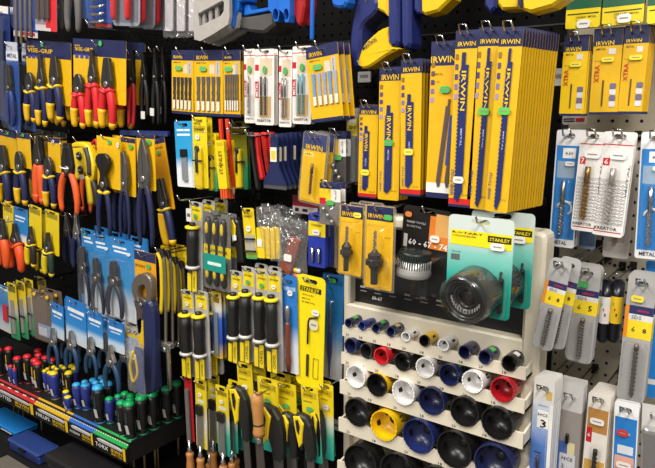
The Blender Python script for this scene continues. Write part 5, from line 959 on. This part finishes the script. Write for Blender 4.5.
o = W(168, 345, .27); B = W(168.5, 388, .27); t = thing('bar_clamp', 'thick silver clamp rod standing over the green-capped screwdrivers', 'clamp', o)
MB().lathe([(.006, 0), (.0065, -.01), (.0065, B.z-o.z)], (0, 0, 0), (0, 0, 1), M('b9b4ac', .25, .9), 12).build('rod', t); MB().prism(rr(-.03, -.008, .015, .006, .003), -.008, .008, M('9c968e', .35, .7), .002).build('jaw', t)
for i, (a, b, c, d) in enumerate(((146, 350, 149, 391), (154, 352, 156, 388))):
    p = PL(a, b, c, d, 8, .24); t = tool_on('tool_pouch', ['navy fabric tool sleeve beside the clear yellow-tool sleeve', 'navy fabric tool sleeve under the locking jaws'][i], 'tool sleeve', p, 'navy sleeves'); MB().prism(rr(-p.W/2, -p.H, p.W/2, 0, .006), -.008, .008, M('26345f', .7, 0, .2, .4), .004).build('sleeve', t); MB().box(-p.W*.4, p.W*.4, -.009, -.008, -p.H*.12, -p.H*.08, '44548a').build('seam', t)

# ================================================================ SCREWDRIVER RACK
ws = .31; cor = W(127, 444.5, ws); zs = cor.z; zbot = W(123, 461, ws).z; xR = cor.x; xL = W(-60, 352, ws).x
rack = thing('screwdriver_rack', 'black screwdriver shelf with colour-coded front edge and printed labels', 'rack', (xR, 0, zbot))
hh = zs-zbot; wb = .06
mb = MB(); mb.box(xL-xR, 0, -ws+.006, -wb, hh-.012, hh, M('161515', .5)); mb.build('top', rack)
mb = MB(); mb.box(-.004, 0, -ws+.006, -wb, 0, hh-.012, M('1a1716', .5)); mb.build('side', rack)
mb = MB(); mb.box(xL-xR, -.004, -wb-.004, -wb, 0, hh-.012, M('141313', .6)); mb.build('back', rack)
mb = MB(); mb.add([(x, y, z) for x in (xL-xR, 0) for y, z in ((-ws-.004, .0), (-ws+.004, 0), (-ws+.008, hh*.74), (-ws-.001, hh*.74))], [(0, 1, 2, 3), (7, 6, 5, 4), (0, 3, 7, 4), (1, 5, 6, 2), (3, 2, 6, 7), (0, 4, 5, 1)], M('141313', .4)); fr = mb.build('front', rack)
ed = [-60, 34.5, 69, 94, 126.8]; ec = ['b8242a', 'c9a01c', '2f5fae', '1f9a4a']
for k in range(4):
    f = lambda x: W(x, 381.5+.494*x, ws).x-xR
    a, b = f(ed[k]), f(ed[k+1])
    mb = MB(); mb.add([(x, y, z) for x in (a, b) for y, z in ((-ws-.003, hh*.745), (-ws+.016, hh+.001), (-ws+.016, hh+.004), (-ws-.003, hh*.80))], [(0, 1, 2, 3), (7, 6, 5, 4), (0, 3, 7, 4), (3, 2, 6, 7), (1, 5, 6, 2)], M(ec[k], .4)); s_ = mb.build('colour_strip', fr)
    mb = MB(); n = 14
    for j in range(n): x = a+(b-a)*(j+.3)/n; e0, e1 = .35, .6; yy = lambda e: -ws-.003+.019*e; zz = lambda e: hh*.80+(hh*.2+.004)*e+.0004; mb.add([(x, yy(e0), zz(e0)), (x+(b-a)*.03, yy(e0), zz(e0)), (x+(b-a)*.03, yy(e1), zz(e1)), (x, yy(e1), zz(e1))], [(0, 1, 2, 3)], 'd8ceb0' if k != 2 else 'c0cce0')
    mb.build('strip_print', s_)['kind'] = 'stuff'
    # labels: picture of a driver tip, white word, yellow word
    aa = a if k else b-(f(69)-f(34.5))*1.35; L = b-aa
    for rep in range(2 if k == 0 else 1):
        off = -L*rep
        mb = MB(); yq = -ws-.0046; P = lambda u, v: ((aa+off+u*L), hh*v)
        mb.poly([P(.02, .08), P(.98, .08), P(.98, .74), P(.02, .74)], yq, '131211'); lb = mb.build('label', fr)
        mb = MB(); y2 = yq-.0004
        mb.poly([P(.1, .62), P(.16, .5), P(.86, .5), P(.9, .56), P(.9, .66), P(.8, .7), P(.22, .72)], y2, M('c9c8c6', .3, .3)); mb.poly([P(.1, .62), P(.5, .64), P(.88, .6), P(.88, .66), P(.3, .69)], y2-.0002, 'f0efec')
        mb.text(['SLOTTED', 'PHILLIPS', 'POZIDRIV', 'TORX'][k], *P(.06, .2), *P(.46, .42), y2, 'e8e6e0'); mb.text('IRWIN', *P(.55, .26), *P(.88, .44), y2, 'e8b81a'); mb.text('HAND TOOLS', *P(.55, .12), *P(.88, .23), y2, 'e8b81a')
        mb.poly([P(.92, .1), P(.98, .1), P(.98, .74), P(.9, .74)], y2-.0001, 'e3bb1c'); mb.build('label_print', lb)['kind'] = 'stuff'
DR = [  # cap x, cap y, base y, size, body, cap
 (2,349,375,1,'k','r'),(9,347.5,374,1,'k','r'),(11,365,384,.62,'n','r'),(15,368,386,.5,'n','r'),(20,357,383,1,'k','r'),(28,355,383,1.02,'k','r'),(36,359,387,1.02,'k','r'),(40,349.5,375,1,'k','r'),(40.5,353.5,380,.95,'k','r'),(47,356,383,1,'k','r'),(41.5,362,391,1.05,'k','r'),(53.5,359,386,1,'k','r'),
 (44,370,391,.6,'n','y'),(49,368,388,.55,'n','y'),(50,371.5,393,.6,'n','y'),(55.5,366,388,.6,'n','y'),(58,368,390,.6,'k','y'),(62,365,386,.55,'n','y'),(65.5,366.5,388,.75,'k','y'),(55.5,372,399,1.05,'n','y'),(74,364.5,391,.9,'k','y'),(76,367,394,.85,'n','y'),(71,371.5,400,.95,'k','y'),(67,390.5,408,.75,'n','y'),(65,396,412,.8,'n','y'),
 (78,383.5,408,.95,'n','b'),(86,380.5,405,.8,'n','b'),(88.7,383.5,409,1.05,'n','b'),(94,378.5,403,.9,'n','b'),(94.5,381.5,408,.8,'n','b'),(102.5,376,402,.8,'k','b'),(103.5,380,406,.75,'n','b'),(100.5,385.5,422,1.25,'k','b'),(109.5,382.5,416,1.2,'k','b'),
 (110,397.5,423,.9,'n','g'),(119.7,394.7,419,.85,'n','g'),(126,391.8,420,.95,'k','g'),(132.5,394.3,424,.95,'k','g'),(123,401,435,1,'k','g'),(132.3,401.2,438,1.2,'k','g'),(134,397.7,430,.95,'k','g'),(142,394.5,429,1,'k','g'),(146.3,396.7,434,1.25,'k','g'),(156,392.6,429,1.25,'k','g'),(162.3,388.4,423,1,'k','g'),(168.7,388.8,424,1.2,'k','g'),(180,383.7,420,1.2,'k','g')]
CAPC = {'r': 'd3202c', 'y': 'e8cd12', 'b': '38a6dc', 'g': '0fa25a'}; CN = {'r': 'red', 'y': 'yellow', 'b': 'light blue', 'g': 'green'}; cnt = {}
DRO = []
for (cx, cy, by, s, body, cap) in DR:
    B = onz(cx+.3, by, zs); B.y = min(max(B.y, -ws+.022), -wb-.02); B.x = min(B.x, xR-.016)
    h = W(cx, cy, -B.y).z-zs; h = max(.05, min(h, .13)); DRO.append([B, h, s, body, cap, cx])
for it in range(60):                      # nudge apart drivers that would share one hole
    for i in range(len(DRO)):
        for j in range(i):
            a, b = DRO[i], DRO[j]; d = a[0].xy-b[0].xy; m = .0145*(a[2]+b[2])*1.05
            if d.length < m:
                d = d.normalized()*(m-d.length)/2 if d.length else Vector((.001, 0))
                for q, sg in ((a, 1), (b, -1)):
                    q[0].x = min(q[0].x+sg*d.x, xR-.016); q[0].y = min(max(q[0].y+sg*d.y, -ws+.02), -wb-.02)
DRO.sort(key=lambda q: q[5])
for B, h, s, body, cap, cx in DRO:
    cnt[cap] = cnt.get(cap, 0)+1; k = cnt[cap]; R = .0145*s; small = s < .7
    bodyn = 'navy' if body == 'n' else 'black'
    t = thing('screwdriver', f'{bodyn} screwdriver with {CN[cap]} cap, {ORD[k]} from left among {CN[cap]} caps', 'screwdriver', B, (0, 0, random.uniform(-.4, .4)), 'screwdrivers in the rack')
    lean = random.uniform(-.03, .03); t.rotation_euler = (random.uniform(-.02, .02), lean, 0)
    bc = M('2a3580' if body == 'n' else '161616', .4)
    MB().lathe([(R*.62, .001), (R*.8, .004), (R*.62, .012), (R*.6, h*.2), (R*.82, h*.32), (R*.98, h*.55), (R, h*.78), (R*.92, h*.9)], (0, 0, 0), (0, 0, 1), bc, 14).build('handle', t)
    MB().lathe([(R*.93, h*.885), (R*.9, h*.93), (R*.7, h*.975), (R*.3, h), (.0005, h*1.003)], (0, 0, 0), (0, 0, 1), M(CAPC[cap], .35), 14).build('cap', t)
    MB().lathe([(R*.9, 0), (R*.95, .002), (R*.82, .005)], (0, 0, 0), (0, 0, 1), M({'r': '5a1518', 'y': '5a5010', 'b': '1a4a6a', 'g': '0c5a3c'}[cap], .4), 14).build('collar', t)
    MB().tube([(0, 0, .0), (0, 0, -.06-.09*random.random())], .0028*max(s, .7), M('b39d74', .3, .8), 8).build('shaft', t)
    # vertical lettering on the side that faces the aisle
    mb = MB()
    for q in (0, 1): 
        an = -math.pi/2+.25+.1*q; rr_ = R*(.66 if q == 0 else 1.0)+.0012; z0 = h*(.16 if q == 0 else .45); ux = math.cos(an); uy = math.sin(an); tx_, ty_ = -uy, ux
        wv = R*(.3 if q == 0 else .11); zl = h*(.26 if q == 0 else .3)
        if body == 'n' and q == 1: continue
        c = 'c4c3bf' if q == 0 else ('d8a818' if cap in 'ry' else '33413a')
        rt = R*(.98 if q == 0 else 1.02)+.0012; mb.add([(ux*(rr_ if z == z0 else rt)+tx_*wv*e, uy*(rr_ if z == z0 else rt)+ty_*wv*e, z) for e, z in ((-1, z0), (1, z0), (1, z0+zl), (-1, z0+zl))], [(0, 1, 2, 3)], c)
    mb.build('print', t)['kind'] = 'stuff'

# ================================================================ UNDER THE RACK
zd = W(30, 488, .42).z
mb = MB(); mb.box(XB-3, xR+.15, -.46, -.005, zd-.02, zd, M('141313', .5)); tag(mb.build('base_shelf'), 'dark lower shelf under the screwdriver rack', 'shelf')
def crate(name, label, px, py, wp, hp, w, dep, col, lid=None, stripe=None):
    a = W(px-wp/2, py, w); b = W(px+wp/2, py, w); z1 = W(px, py-hp, w).z; wd_ = (b.x-a.x)/2; H = z1-zd; c = ((a.x+b.x)/2, -w+dep/2, zd)
    t = thing(name, label, 'case', c)
    MB().prism(rr(-wd_, .0, wd_, H*.7, .008), -dep/2, dep/2, M(col, .4), .006).build('body', t)
    MB().prism(rr(-wd_*1.03, H*.72, wd_*1.03, H, .008), -dep/2-.004, dep/2, M(lid or col, .4), .006).build('lid', t)
    if stripe: MB().prism(rr(-wd_*.8, H*.40, wd_*.8, H*.54, .002), -dep/2-.003, -dep/2+.001, stripe).build('stripe', t)
    MB().box(-wd_*.18, wd_*.18, -dep/2-.008, -dep/2+.002, H*.62, H*.8, '1c1c1f').build('latch', t)
crate('tool_case', 'bright blue tool case with white stripe at lower left', 3, 462, 30, 36, .29, .08, '1769b4', '1f7cc8', 'd4dce2')
crate('tool_case', 'navy tool case with sloping lid under the rack', 26, 478, 28, 30, .34, .07, '25376e', '2b4280')
crate('tool_case', 'black lidded tool case under the rack, bottom edge', 72, 494, 46, 26, .38, .09, '1b1a1d')
crate('tool_case', 'grey metal tool case cut off by the lower left corner', 3, 494, 22, 22, .44, .06, '6b645c')
bad = {}
for o in bpy.data.objects:
    if o.parent is None and o.get('label'):
        n = len(o['label'].split())
        if n > 16 or n < 4: print('WORDS', n, o['label'])
        bad.setdefault(o['label'], []).append(o.name)
for l, n in bad.items():
    if len(n) > 1: print('DUP', l, n)
